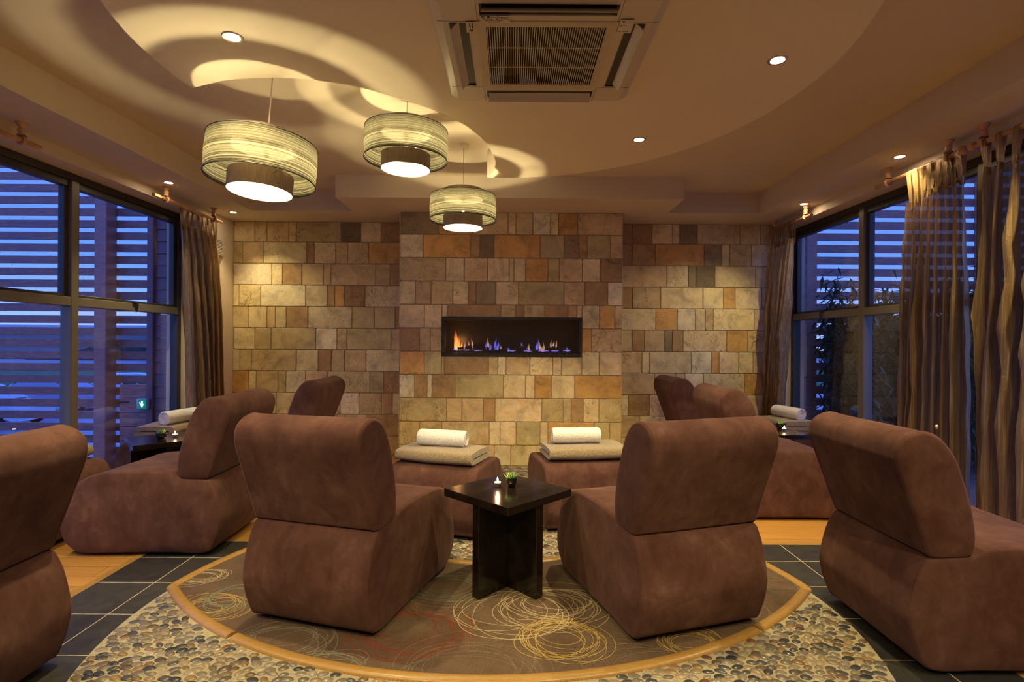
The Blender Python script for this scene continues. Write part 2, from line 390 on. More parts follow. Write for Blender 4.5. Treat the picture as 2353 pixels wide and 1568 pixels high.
# round dropped panel with a curved bite out of its left side
bite = [(-1.771,3.006),(-1.537,2.912),(-1.339,2.886),(-1.18,2.886),(-1.031,2.912),(-.843,2.985),(-.62,3.148),(-.428,3.33),(-.289,3.545),(-.195,3.80),(-.147,4.07),(-.137,4.25),(-.165,4.46),(-.22,4.615)]
bc = catmull(bite, 6, closed=False)
pc = (-.095, 2.81); ra, rb = 1.69, 1.81
a0 = math.atan2((4.615-pc[1])/rb, (-.22-pc[0])/ra); a1 = math.atan2((3.006-pc[1])/rb, (-1.771-pc[0])/ra)
arc = []
for i in range(1, 120):
    a = a0-(a0-(a1-2*PI if a1 > a0 else a1))*i/120 if True else 0
    arc.append((pc[0]+ra*math.cos(a), pc[1]+rb*math.sin(a)))
poly = [tuple(p) for p in bc]+arc
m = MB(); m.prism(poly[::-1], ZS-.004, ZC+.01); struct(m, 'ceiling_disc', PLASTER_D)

# side walls: lintel band, piers, sill; the glazing sits back in the reveal
m = MB()
m.box(-3.62, XL, YF, YB+.3, 2.66, ZC); m.box(-3.62, XL, 5.70, YB+.3, -.05, 2.66); m.box(-3.62, XL, YF, .2, -.05, 2.66)
struct(m, 'wall_left', WALLP)
m = MB()
m.box(XR, 3.38, YF, YB+.3, 2.66, ZC); m.box(XR, 3.38, 6.30, YB+.3, -.05, 2.66); m.box(XR, 3.38, YF, 1.6, -.05, 2.66)
struct(m, 'wall_right', WALLP)
m = MB(); m.box(-3.75, 3.55, YF-.2, YF, -.05, ZC); struct(m, 'wall_front', WALLP)

# ---------------------------------------------------------------- travertine courses
PAL = dict(W=(.86,.79,.66), L=(.78,.67,.48), T=(.66,.53,.34), P=(.69,.54,.35), B=(.46,.31,.175), D=(.22,.17,.115), O=(.66,.41,.16), G=(.56,.48,.29), K=(.32,.26,.18))
def lay(mb, tints, rng, X0, X1, z0, z1, code, Y, hole=None, axis='y'):
    base = np.array(PAL[code])*(1.0, 1.03, .88); col = base*(1+rng.uniform(-.09, .09))*(1+np.array([rng.uniform(-.03, .03) for _ in range(3)]))
    gap = .0042; x0, x1, a, b = X0+gap, X1-gap, z0+gap, z1-gap
    if x1-x0 < .012: return
    r = min(.012, (x1-x0)*.25); pts = []
    for cx, cz, s in ((x1-r, b-r, 0), (x0+r, b-r, 1), (x0+r, a+r, 2), (x1-r, a+r, 3)):
        rr = r*rng.uniform(.5, 1.0)
        for k in range(4):
            th = (s+k/3)*PI/2; pts.append((cx+rr*math.cos(th)+(r-rr)*(1 if s in (0, 3) else -1), cz+rr*math.sin(th)+(r-rr)*(1 if s < 2 else -1)))
    out = []
    for i in range(len(pts)):
        p, q = pts[i], pts[(i+1) % len(pts)]; L = math.hypot(q[0]-p[0], q[1]-p[1]); n = max(1, int(L/.03))
        for k in range(n):
            t = k/n; j = .0016
            out.append((p[0]+(q[0]-p[0])*t+rng.uniform(-j, j), p[1]+(q[1]-p[1])*t+rng.uniform(-j, j)))
    c = (sum(p[0] for p in out)/len(out), sum(p[1] for p in out)/len(out)); n = len(out)
    dp = .008+rng.uniform(-.0015, .0015); vs = []
    w = x1-x0; h = b-a
    for d, ins in ((0, 0), (dp*.7, .0008), (dp, .0035)):
        for p in out:
            q = (c[0]+(p[0]-c[0])*(1-2*ins/w), c[1]+(p[1]-c[1])*(1-2*ins/h))
            vs.append((q[0], Y-d, q[1]) if axis == 'y' else (Y-d*(1 if axis == '-x' else -1), q[0], q[1]))
    fs = []
    flip = axis == '-x'
    for k in range(2):
        for i in range(n):
            j = (i+1) % n; f = (k*n+i, k*n+j, (k+1)*n+j, (k+1)*n+i); fs.append(f[::-1] if not flip else f)
    f = tuple(range(2*n, 3*n)); fs.append(f[::-1] if not flip else f)
    mb.add(vs, fs, 1); al = rng.random(); tints += [(*col, al)]*len(vs)
def rows_px(mb, tints, rng, rows, Y, xlo, xhi, ztop, hole=None, mind='', xc=1176.5):
    pitch = .2535; z1 = ztop; zf = 2.511
    for k, (xs, code) in enumerate(rows):
        z0 = zf-k*pitch; z0 = max(z0, .005)
        X = [(x-xc)*Y/F for x in xs]; X[0] = xlo; X[-1] = xhi
        for i, ch in enumerate(code):
            a, b = X[i], X[i+1]
            if hole and a < hole[1] and b > hole[0] and z0 < hole[3] and z1 > hole[2]:
                if a < hole[0]-.01: lay(mb, tints, rng, a, hole[0], z0, z1, ch, Y)
                if b > hole[1]+.01: lay(mb, tints, rng, hole[1], b, z0, z1, ch, Y)
                aa, bb = max(a, hole[0]), min(b, hole[1])
                if z1 > hole[3]+.02: lay(mb, tints, rng, aa, bb, hole[3], z1, ch, Y)
                if z0 < hole[2]-.02: lay(mb, tints, rng, aa, bb, z0, hole[2], ch, Y)
            else: lay(mb, tints, rng, a, b, z0, z1, ch, Y)
        z1 = z0
def wall_mesh(name, body, rows, Y, xlo, xhi, hole=None, sides=(), ztop=ZS, seed=1):
    rng = random.Random(seed); mb = MB(); tints = []
    for bx in body: mb.box(*bx, m=0)
    tints += [(.4, .3, .17, 0)]*len(mb.v)
    rows_px(mb, tints, rng, rows, Y, xlo, xhi, ztop, hole)
    for X, ax in sides:
        z1 = ztop
        for k in range(11):
            z0 = max(2.511-k*.2535, .005); y = Y+.004
            while y < YB-.02:
                y2 = min(y+rng.choice((.12, .2, .26)), YB)
                if YB-y2 < .08: y2 = YB
                lay(mb, tints, rng, y, y2, z0, z1, rng.choice('LTPGBL'), X, axis=ax); y = y2
            z1 = z0
    mb.c = tints
    return struct(mb, name, [GROUT, TRAV], smooth=0)
CH = [
 ([918,1007,1085,1166,1184,1222.6,1263.5,1282,1325.5,1429.6], 'KOTLTWLOP'),
 ([919,971.5,1079,1101,1134,1240,1295,1329,1348,1401,1429], 'WOBDOGKBGP'),
 ([918,1023.5,1066,1119,1169,1180,1207,1258,1284,1337,1378,1429], 'PLPLLLOGPLB'),
 ([918,954,990,1040,1076,1094,1138.5,1191,1295,1343,1395.5,1429], 'LPTLBKLGPBW'),
 ([918,975,1028,1150,1184,1204,1251,1304,1325,1377,1412,1429], 'LLBGBGBBLOT'),
 ([918,964,989,1176,1359,1429], 'BTTOP'),
 ([917,975,1021,1123,1144,1163,1218,1270.5,1290,1377,1429], 'OGBTLPLLLL'),
 ([917,953,982,993,1046.5,1157,1208,1229,1267.6,1321,1429], 'WBWBGLLOLO'),
 ([917,1027,1062,1111,1138,1246,1295,1313,1341,1377,1429], 'GTTBLGPBLG'),
 ([917,965,1016.5,1125,1150,1187,1242,1260,1366,1402,1429], 'TPPLLGLOGT'),
 ([917,1010,1070,1137,1175,1250,1310,1370,1429], 'TLTLTTLT')]
LW = [
 ([523,537,585,613,662.6,680,782,828,874.7,918], 'TLPPPGDLB'),
 ([523,557,604.6,704,721.5,770.6,798,846.5,918], 'TPLBLTTO'),
 ([523,624,649,693.5,743,760,862.5,895.6,918], 'WLBTTPTB'),
 ([523,549,599,702,752,769,791,838.5,918], 'LLWLBOBL'),
 ([523,570.7,614,633,658,708,809,860,908,918], 'PLTLBLGTB'),
 ([523,538,586,623.7,726,774.7,797.8,898.8,918], 'PLTTWTGP'),
 ([523,552,578.7,681.7,731.7,762,792.4,841.7,918], 'LTPLBTTL'),
 ([523,573,590,640,658,703,753,851,882.7,918], 'OLTTWPTGB'),
 ([523,600,636,690,740,783,826,877.7,902.7,918], 'TTLTTWTBL'),
 ([523,580,650,720,775,795,843,918], 'TLTTBTB'), ([523,600,690,760,840,918], 'TPLTB')]
RW = [
 ([1431,1450.7,1496.7,1544,1560,1600.5,1697.8,1746,1790], 'BBLLKLTT'),
 ([1431,1450.7,1504,1616,1656.6,1675,1725,1790], 'BBOKLTL'),
 ([1431,1531,1580,1597,1641,1735,1790], 'PLKDLT'),
 ([1431,1452,1517,1614,1661,1688,1749,1790], 'BTLLOLT'),
 ([1431,1506,1555,1597,1619.5,1638,1732.5,1790], 'LOWLPLL'),
 ([1430,1452,1480,1527,1544,1569,1669,1717,1790], 'GBTKBLOT'),
 ([1430,1475,1492.7,1588,1635,1652,1697,1730,1790], 'TLLWOLLT'),
 ([1430,1504,1552,1574,1616,1710.7,1790], 'PTTWLO'),
 ([1430,1444,1492.7,1560,1640,1700,1790], 'WBPLTL'),
 ([1430,1470,1540,1600,1660,1720,1790], 'TLGTLT'), ([1430,1480,1560,1640,1700,1790], 'LTPTL')]
CX0, CX1 = -1.218, 1.190
FX0, FX1, FZ0, FZ1 = -.762, .757, 1.191, 1.616
wall_mesh('wall_chimney', [(CX0,FX0,YC,YB,0,ZS),(FX1,CX1,YC,YB,0,ZS),(FX0,FX1,YC,YB,0,FZ0),(FX0,FX1,YC,YB,FZ1,ZS)], CH, YC, CX0, CX1, (FX0,FX1,FZ0,FZ1), ((CX0, '-x'), (CX1, '+x')), seed=3)
wall_mesh('wall_back_left', [(-3.62, CX0, YB, YB+.3, -.05, ZS)], LW, YB, XL, CX0, seed=5)
wall_mesh('wall_back_right', [(CX1, 3.38, YB, YB+.3, -.05, ZS)], RW, YB, CX1, XR, seed=7)
m = MB(); m.box(CX0, CX1, YB, YB+.3, -.05, ZS); struct(m, 'wall_back', GROUT)

# ---------------------------------------------------------------- pebble circle, carpet, oak bead
PCX, PCY, PR = -.107, 2.75, 1.75
FA = (-.12, 4.43); FR = 2.26      # front arc of the carpet
BA = (-.12, 4.43); BR = 1.13      # back arc
def on_carpet(x, y, pad=0.0):
    d = np.hypot(x-FA[0], y-FA[1]); c = np.hypot(x-PCX, y-PCY)
    return (d < FR+pad) & (d > BR-pad) & (c < PR+pad)
def circ_int(c0, r0, c1, r1, left):
    d = Vector((c1[0]-c0[0], c1[1]-c0[1])); L = d.length; a = (r0*r0-r1*r1+L*L)/(2*L); h = math.sqrt(r0*r0-a*a)
    p = Vector(c0)+d*(a/L); q = Vector((-d.y, d.x))*(h/L)
    A, B = p+q, p-q
    return min((A, B), key=lambda v: v.x) if left else max((A, B), key=lambda v: v.x)
fl, fr = circ_int(FA, FR, (PCX, PCY), PR, True), circ_int(FA, FR, (PCX, PCY), PR, False)
bl, br_ = circ_int(BA, BR, (PCX, PCY), PR, True), circ_int(BA, BR, (PCX, PCY), PR, False)
def arcpts(c, r, p, q, n, ccw):
    a = math.atan2(p[1]-c[1], p[0]-c[0]); b = math.atan2(q[1]-c[1], q[0]-c[0])
    if ccw and b < a: b += 2*PI
    if not ccw and b > a: b -= 2*PI
    return [(c[0]+r*math.cos(a+(b-a)*i/n), c[1]+r*math.sin(a+(b-a)*i/n)) for i in range(n+1)]
front = arcpts(FA, FR, fl, fr, 60, True)
rside = arcpts((PCX, PCY), PR, fr, br_, 20, True)
back = arcpts(BA, BR, br_, bl, 60, False)
lside = arcpts((PCX, PCY), PR, bl, fl, 20, True)
outline = front[:-1]+rside[:-1]+back[:-1]+lside[:-1]
disc = [(PCX+PR*math.cos(2*PI*i/160), PCY+PR*math.sin(2*PI*i/160)) for i in range(160)]
m = MB(); m.prism(disc, -.003, .003)
m.box(-1.35, 1.30, 5.45, YC-.004, -.003, .003)
pebrng = np.random.default_rng(4)
def pebbles(region):
    x0, x1, y0, y1, keep = region
    sxp, syp = .050, .0335
    ys = np.arange(y0, y1, syp); pts = []
    for k, y in enumerate(ys):
        xs = np.arange(x0+(k % 2)*sxp/2, x1, sxp); pts.append(np.stack([xs, np.full_like(xs, y)], 1))
    P = np.concatenate(pts); P += pebrng.uniform(-1, 1, P.shape)*[.010, .006]
    return P[keep(P[:, 0], P[:, 1])]
Pm = pebbles((PCX-PR, PCX+PR, PCY-PR, PCY+PR, lambda x, y: (np.hypot(x-PCX, y-PCY) < PR-.018) & ~on_carpet(x, y, .035)))
Ph = pebbles((-1.35, 1.30, 5.45, YC-.01, lambda x, y: (x > -1.33) & (x < 1.28) & (y > 5.47) & (y < YC-.03)))
P = np.concatenate([Pm, Ph]); N = len(P)
sg = 10; rl = [(1.0, 0.0), (.97, .30), (.80, .62), (.45, .92), (0.0, 1.0)]
ang = pebrng.normal(0, .42, N); A_ = pebrng.uniform(.0215, .030, N); B_ = np.minimum(A_*pebrng.uniform(.56, .82, N), .0186); H_ = pebrng.uniform(.006, .0095, N)
th = np.arange(sg)*2*PI/sg
egg = 1+.10*np.cos(th+1.0)
pal = np.array([(.42,.33,.21),(.50,.42,.29),(.34,.29,.22),(.26,.23,.19),(.11,.11,.11),(.075,.08,.09),(.30,.19,.10),(.38,.25,.12),(.22,.10,.06),(.47,.41,.33),(.20,.16,.115)])
wts = np.array([.14,.08,.15,.16,.14,.08,.07,.07,.02,.03,.10]); wts /= wts.sum()
ci = pebrng.choice(len(pal), N, p=wts); PC_ = pal[ci]*.56*pebrng.uniform(.65, 1.4, (N, 1))
ver = []; 
for rr, hh in rl[:-1]:
    lx = (A_[:, None]*egg[None]*np.cos(th)[None])*rr; ly = (B_[:, None]*np.sin(th)[None])*rr
    wx = P[:, 0:1]+lx*np.cos(ang)[:, None]-ly*np.sin(ang)[:, None]; wy = P[:, 1:2]+lx*np.sin(ang)[:, None]+ly*np.cos(ang)[:, None]
    ver.append(np.stack([wx, wy, np.repeat((.002+H_*hh)[:, None], sg, 1)], 2))
V = np.concatenate(ver+[np.stack([P[:, 0], P[:, 1], .002+H_], 1)[:, None, :]], 1)   # N, 41, 3
nv = V.shape[1]; face = []
for k in range(3):
    for i in range(sg): j = (i+1) % sg; face.append((k*sg+i, k*sg+j, (k+1)*sg+j, (k+1)*sg+i))
tri = [(3*sg+i, 3*sg+(i+1) % sg, 4*sg) for i in range(sg)]
b0 = len(m.v); m.v += [tuple(p) for p in V.reshape(-1, 3)]
for q in range(N):
    o = b0+q*nv
    m.f += [tuple(a+o for a in f) for f in face]; m.f += [tuple(a+o for a in f) for f in tri]
m.mi += [1]*(N*(len(face)+len(tri)))
m.c = np.concatenate([np.tile([[.5, .4, .3, 1]], (b0, 1)), np.repeat(np.concatenate([PC_, np.ones((N, 1))], 1), nv, 0)])
struct(m, 'floor_pebbles', [GROUT_F, PEBBLE], smooth=60)

m = MB(); m.prism(outline, .003, .011)
yr = random.Random(11); ringz = [0.0]
def yarn_ring(cx, cy, rx, ry, rot, mi, w=.0036):
    n = int(40+80*max(rx, ry)); pts = []
    ph = [yr.uniform(0, 6.28) for _ in range(3)]; ringz[0] += 6e-6
    for i in range(n):
        t = 2*PI*i/n; k = 1+.035*math.sin(2*t+ph[0])+.02*math.sin(3*t+ph[1])
        x, y = rx*k*math.cos(t), ry*k*math.sin(t)
        pts.append((cx+x*math.cos(rot)-y*math.sin(rot), cy+x*math.sin(rot)+y*math.cos(rot)))
    for i in range(n):
        p, q, p0, q1 = pts[i], pts[(i+1) % n], pts[i-1], pts[(i+2) % n]
        if not all(bool(on_carpet(a[0], a[1], -.022)) for a in (p, q)): continue
        def nrm(a, b):
            d = (b[0]-a[0], b[1]-a[1]); L = math.hypot(*d)+1e-9; return (-d[1]/L, d[0]/L)
        na, nb = nrm(p0, q), nrm(p, q1); h = w/2
        z = .0114+ringz[0]
        m.add([(p[0]-na[0]*h, p[1]-na[1]*h, z), (q[0]-nb[0]*h, q[1]-nb[1]*h, z), (q[0]+nb[0]*h, q[1]+nb[1]*h, z), (p[0]+na[0]*h, p[1]+na[1]*h, z)], [(0, 1, 2, 3)], mi)
def fl_pt(x, y):
    d = 1701.0/(y-784-(x-1176)*.0061); return ((x-1176.5)*d/F, d)
for px, py, R, n, mi, el in ((485,1400,.17,11,2,1.2),(462,1330,.14,9,1,1.3),(545,1376,.15,9,4,1.0),(662,1480,.22,11,5,1.1),(945,1455,.26,12,3,1.0),(765,1540,.17,7,4,1.2),
        (1075,1552,.30,9,6,1.1),(1030,1355,.22,12,4,1.2),(1262,1392,.25,13,1,1.15),(1300,1478,.19,12,2,1.0),(1590,1480,.16,9,2,1.1),(1800,1352,.16,9,6,1.1),(1190,1400,.30,5,1,1.0),
        (1010,1395,.2,5,6,1),(1480,1540,.22,7,6,1.1),(1690,1400,.2,8,5,1),(830,1400,.2,8,3,1),(700,1380,.2,8,1,1)):
    cx, cy = fl_pt(px, py)
    for k in range(n):
        a = yr.uniform(0, 2*PI); o = R*yr.uniform(.05, .32); r = R*yr.uniform(.55, 1.0)
        yarn_ring(cx+o*math.cos(a), cy+o*math.sin(a), r*el, r*yr.uniform(.7, .95), yr.uniform(-.5, .5), mi)
struct(m, 'floor_carpet', [CARPET]+YARN, smooth=0)
# oak bead round the carpet, in lengths with visible joints
def bead(paths, name):
    mb = MB(); w, h = .029, .021
    prof = [(-w, .002), (-w*.96, h*.45), (-w*.72, h*.8), (-w*.35, h*.97), (0, h), (w*.35, h*.97), (w*.72, h*.8), (w*.96, h*.45), (w, .002)]
    for pts in paths:
        n = len(pts); vs = []; fs = []; k = len(prof)
        for i in range(n):
            a, b = pts[max(i-1, 0)], pts[min(i+1, n-1)]; L = math.hypot(b[0]-a[0], b[1]-a[1]); nx, ny = -(b[1]-a[1])/L, (b[0]-a[0])/L
            for u, z in prof: vs.append((pts[i][0]+nx*u, pts[i][1]+ny*u, z))
        for i in range(n-1):
            for j in range(k-1): fs.append((i*k+j, i*k+j+1, (i+1)*k+j+1, (i+1)*k+j))
        fs.append(tuple(range(k))); fs.append(tuple((n-1)*k+j for j in range(k))[::-1])
        mb.add(vs, [f[::-1] for f in fs])
    return struct(mb, name, OAK, smooth=50)
def cut(pts, a, b):
    n = len(pts)-1; return pts[int(a*n):int(b*n)+1]
fine = arcpts(FA, FR, fl, fr, 300, True)
bead([fine[0:58], fine[59:252], fine[253:301], rside, back, lside], 'trim_2')
# ---------------------------------------------------------------- windows (frames back in the reveals)
def window(name, X, side, ybars, y0, y1):
    """X glazing line, side -1 left wall / +1 right wall; ybars = mullion centres"""
    root = empty(name, (X, (y0+y1)/2, 0)); root['kind'] = 'structure'
    yc = (y0+y1)/2
    def P(mb, a, b, z0, z1, d0, d1, r=.004): mb.rbox(min(-side*d0, -side*d1), max(-side*d0, -side*d1), a-yc, b-yc, z0, z1, r, 1)
    z0, z1, tz = .02, 2.66, 1.65
    m = MB()
    P(m, y0, y1, z1-.055, z1, -.04, .045); P(m, y0, y1, z0, z0+.08, -.04, .05); P(m, y0, y0+.055, z0, z1, -.04, .045); P(m, y1-.055, y1, z0, z1, -.04, .045)
    m.build('frame', METAL_DK, root)
    m = MB()
    for y in ybars: P(m, y-.037, y+.037, z0+.08, z1-.055, -.04, .05)
    m.build('mullion', METAL_FR, root)
    m = MB(); P(m, y0+.055, y1-.055, tz-.036, tz+.036, -.035, .047); m.build('transom', METAL_FR, root)
    ed = [y0+.055]+list(ybars)+[y1-.055]
    for i in range(len(ed)-1):
        a, b = ed[i]+(.037 if i else 0), ed[i+1]-(.037 if i < len(ed)-2 else 0)
        s = MB(); t = .038
        P(s, a, b, tz+.036, tz+.036+t*.6, -.03, .022, .003); P(s, a, b, z1-.055-t*1.4, z1-.055, -.03, .03, .003); P(s, a, a+t, tz+.036+t*.6, z1-.055-t*1.4, -.03, .022, .003); P(s, b-t, b, tz+.036+t*.6, z1-.055-t*1.4, -.03, .022, .003)
        sash = s.build('sash', METAL_DK, root)
        g_ = MB(); g_.box(-.003, .003, a+t-.01-yc, b-t+.01-yc, tz+.04, z1-.09); g_.build('glass_pane', GLASS, sash)
        g_ = MB(); g_.box(-.003, .003, a-.005-yc, b+.005-yc, z0+.07, tz-.03); g_.build('glass_pane', GLASS, root)
        h = MB(); hy = (a+b)/2-yc
        h.rbox(min(-side*.04, -side*.062), max(-side*.04, -side*.062), hy-.035, hy+.035, tz+.03, tz+.055, .006); h.tube([(-side*.06, hy, tz+.04), (-side*.075, hy, tz+.02), (-side*.07, hy-.004, tz-.03), (-side*.06, hy-.01, tz-.045)], .008, 8)
        h.build('window_handle', BLACK, sash)
    return root
w1 = window('window_1', GL, -1, [1.57, 2.94, 4.31], .2, 5.70)
w2 = window('window_2', GR, 1, [2.45, 3.74, 5.03], 1.6, 6.30)
# rain drops clinging to the outside of the left window
dr = random.Random(3); m = MB()
for k in range(520):
    y = dr.uniform(2.98, 5.6); z = dr.choice((dr.uniform(1.69, 2.0), dr.uniform(.6, 1.6), dr.uniform(1.69, 2.4)))
    if any(abs(y-q) < .06 for q in (2.94, 4.31)): continue
    r = dr.uniform(.0012, .0028)
    vs = [(-.0035, 0, 0)] and [(-.0035-r*.6*math.sin(a2)*1.0, r*math.cos(a2)*math.cos(a1), r*1.25*math.cos(a2)*math.sin(a1)) for a2 in (0, .8) for a1 in [i*PI/3 for i in range(6)]]+[(-.0035-r*.6, 0, 0)]
    vs = [(GL+a, y+b, z+c) for a, b, c in vs]
    fs = [(i, (i+1) % 6, 6+(i+1) % 6, 6+i) for i in range(6)]+[(6+i, 6+(i+1) % 6, 12) for i in range(6)]
    m.add(vs, fs)
o = m.build('rain_drops', DROP, None); tag(o, 'rain drops clinging to the outside of the left window', 'rain drops', kind='stuff')

# ---------------------------------------------------------------- curtain poles and curtains
def pole(X, ya, yb, brk, label, z=2.635, name='curtain_pole', finial=None):
    yc = (ya+yb)/2; r = empty(name, (X, yc, z), 0, label, 'curtain pole', 'wooden curtain poles')
    seg = 32; vs = []; fs = []
    rad = [.0165*(1-.22*(i % 4 == 0)) for i in range(seg)]
    for y in (ya-yc, yb-yc):
        for i in range(seg): vs.append((rad[i]*math.cos(2*PI*i/seg), y, rad[i]*math.sin(2*PI*i/seg)))
    fs = [(i, (i+1) % seg, seg+(i+1) % seg, seg+i) for i in range(seg)]+[tuple(range(seg))[::-1], tuple(range(seg, 2*seg))]
    m = MB(); m.add(vs, fs); m.build('rod', POLEW, r, 25)
    for b in brk:
        m = MB(); h = ZS-z
        m.lathe([(.0, h), (.034, h), (.034, h-.006), (.026, h-.018), (.017, h-.030), (.015, h-.036), (.022, h-.044), (.023, h-.054), (.018, h-.066), (.019, h-.072), (.028, h-.084)], 20, (0, b-yc, 0))
        m.tube([(0, b-yc+.0, 0)]*1+[], .01) if False else None
        ring = [(.024*math.cos(a), b-yc, .024*math.sin(a)) for a in [2*PI*i/20 for i in range(20)]]
        m.tube(ring, .0105, 8, closed=True); m.build('bracket', POLEW, r, 45)
    for f in (finial or []):
        m = MB(); m.lathe([(0, -.03), (.016, -.028), (.028, -.014), (.032, 0), (.028, .014), (.016, .028), (0, .03)], 18, (0, f-yc, 0)); m.build('finial', POLEW, r, 50)
    return r
PX1, PX2 = -3.17, 2.975
pole(PX1, 1.4, 3.65, [3.51], 'wooden curtain pole stub at the left frame edge above the left window')
pole(PX1, 4.80, 5.92, [4.98, 5.77], 'wooden curtain pole on two brackets above the far left curtain')
pole(PX2, 5.42, 6.28, [5.53, 6.19], 'short wooden curtain pole above the far right curtain')
pole(PX2, 3.62, 4.46, [4.32, 3.72], 'wooden curtain pole carrying the gathered sheer curtain of the right window', finial=[3.60])
pole(PX2, 2.2, 3.50, [3.44], 'nearest wooden curtain pole at the right frame edge', finial=[3.52])

def curtain(X, ytop, ybot, label, folds=7, seed=1, ztop=2.47, amp=.05, ztabs=2.655, droop=0.0, zb=.03, mat=None):
    rng = random.Random(seed); yc = (ytop[0]+ytop[1])/2
    root = empty('curtain', (X, yc, 0), 0, label, 'curtain', 'sheer bronze curtains')
    nu, nv = folds*14, 60; ph = [rng.uniform(0, 6.28) for _ in range(8)]
    vs = []; fs = []
    wob = [rng.uniform(.6, 1.3) for _ in range(folds+2)]
    for j in range(nv+1):
        v = j/nv; z0 = ztop
        for i in range(nu+1):
            u = i/nu
            zt = z0-droop*max(0, 1-u/.35)**1.5
            z = zt+(zb-zt)*v
            k = v**.7
            ya = ytop[0]+(ybot[0]-ytop[0])*k; yb = ytop[1]+(ybot[1]-ytop[1])*k
            uu = u+.008*math.sin(4*v+ph[0]+5*u)*v+.03*math.sin(2*PI*u+ph[1])*v
            uf = u*folds; k0 = int(min(uf, folds)); fw = wob[k0]+(wob[min(k0+1, folds)]-wob[k0])*(uf-k0)
            A = amp*fw*(.45+.55*min(1, v*3))*(1+.15*math.sin(3*v+ph[2]+7*u))
            w = 2*PI*folds*uu+.35*math.sin(1.7*v+ph[3])+.25*math.sin(3*v+ph[7]+9*u)
            x = A*(1.5*abs(math.sin(w/2+.25*math.sin(3*v+ph[7])))**.75*2-1.4)*.8+.22*A*math.sin(2.3*w+ph[4]+v*2)+.004*math.sin(41*v+ph[5]+19*u)*math.sin(17*u+ph[6])
            y = ya+(yb-ya)*u+.35*(ybot[1]-ybot[0])/folds*math.cos(w)*.6
            vs.append((x, y-yc, z))
    for j in range(nv):
        for i in range(nu): a = j*(nu+1)+i; fs.append((a, a+1, a+nu+2, a+nu+1))
    m = MB(); m.add(vs, fs); m.build('drape', mat or ORGANZA, root, smooth=180)
    nt = folds+1
    for t in range(nt):
        u = (t+.25)/(nt-.5); i = min(int(u*nu), nu); p = vs[i]; y = p[1]; hw = .026+rng.uniform(-.004, .004)
        pr = []; yt = y+rng.uniform(-.02, .02)
        zc = 2.635; r = .020
        pr.append((p[0]+.006, y, p[2]-.05)); pr.append((r, yt, zc))
        for a in range(1, 8): th = PI*a/8; pr.append((r*math.cos(th), yt, zc+r*math.sin(th)))
        pr.append((-r, yt, zc)); pr.append((p[0]-.006, y, p[2]-.05))
        tv = []; tf = []
        for k, q in enumerate(pr):
            pinch = 1.0 if 0 < k < len(pr)-1 else .55
            tv += [(q[0], q[1]-hw*pinch, q[2]), (q[0], q[1]+hw*pinch, q[2])]
        for k in range(len(pr)-1): tf.append((2*k, 2*k+1, 2*k+3, 2*k+2))
        m = MB(); m.add(tv, tf); m.build('tab', mat or ORGANZA, root, smooth=180)
    return root
curtain(-3.19, (5.22, 5.84), (5.41, 6.06), 'bronze sheer curtain gathered beside the left window near the fireplace wall', 6, 3, amp=.05, mat=ORGANZA_D)
curtain(2.95, (5.72, 6.22), (6.05, 6.37), 'bronze sheer curtain gathered in the far right corner by the stone wall', 6, 8, amp=.05, mat=ORGANZA_D)
curtain(2.975, (4.10, 3.60), (4.20, 3.58), 'bronze see-through curtain with drooping heading over the right window', 7, 5, amp=.045, droop=.06)
curtain(2.975, (3.44, 3.0), (3.50, 3.02), 'bronze curtain with bright gold folds nearest the right frame edge', 4, 12, amp=.078, mat=ORGANZA_D)

# ---------------------------------------------------------------- recessed downlights
def downlight(x, y, z, label, watts=34, size=95, group='recessed downlights', tilt=0, aim=(0, 0), blend=.75):
    r = empty('recessed_downlight', (x, y, z), 0, label, 'downlight', group)
    m = MB(); m.lathe([(.031, .004), (.033, -.003), (.044, -.005), (.047, -.002), (.047, .001)], 28); m.build('bezel', CHROME, r, 40)
    m = MB(); m.lathe([(0, -.0015), (.0315, -.0015), (.0315, .002), (0, .002)], 24); m.build('lamp', LAMPDISC, r, 40)
    L = bpy.data.lights.new('downlight_beam', 'SPOT'); L.energy = watts; L.color = WARM; L.spot_size = math.radians(size); L.spot_blend = blend; L.shadow_soft_size = .025
    lo = bpy.data.objects.new('downlight_beam', L); link(lo, r); lo.location = (0, 0, -.012)
    lo.rotation_euler = (math.radians(aim[0]), math.radians(aim[1]), 0)
    return r
DZ = ZS-.004
downlight(-1.288, 2.495, DZ, 'bright downlight on the ceiling disc near its left edge above the largest pendant', 46, aim=(15, 0))
downlight(1.294, 2.67, DZ, 'bright downlight on the ceiling disc to the right of the air conditioner', 46, aim=(15, 0))
downlight(.862, 3.73, DZ, 'bright downlight on the ceiling disc between the air conditioner and the fireplace', 66, aim=(14, 8))
downlight(-3.06, 4.84, ZS, 'small downlight in the left soffit over the curtain pole bracket', 26)
downlight(-3.06, 5.96, ZS, 'small downlight in the left soffit corner by the stone wall', 17, aim=(4, -14))
downlight(2.876, 4.05, ZS, 'downlight in the right soffit above the near curtain pole', 20)
downlight(2.914, 5.45, ZS, 'small downlight in the right soffit above the far curtain', 22, aim=(14, 26))
# unseen downlights added above and behind the viewpoint to light chair backs and curtain
for x, y, z, w in ((-1.25, -.1, ZC, 60), (1.15, -.1, ZC, 60), (-3.02, 2.3, ZS, 26), (2.84, 2.65, ZS, 46), (-.1, -1.2, ZC, 60), (-2.1, .9, ZC, 40), (2.0, .9, ZC, 40)):
    downlight(x, y, z, 'unseen downlight added in the ceiling over the near end of the room', w, 115, 'added downlights over the near end of the room', aim=(18 if y < 1 else 0, 0))

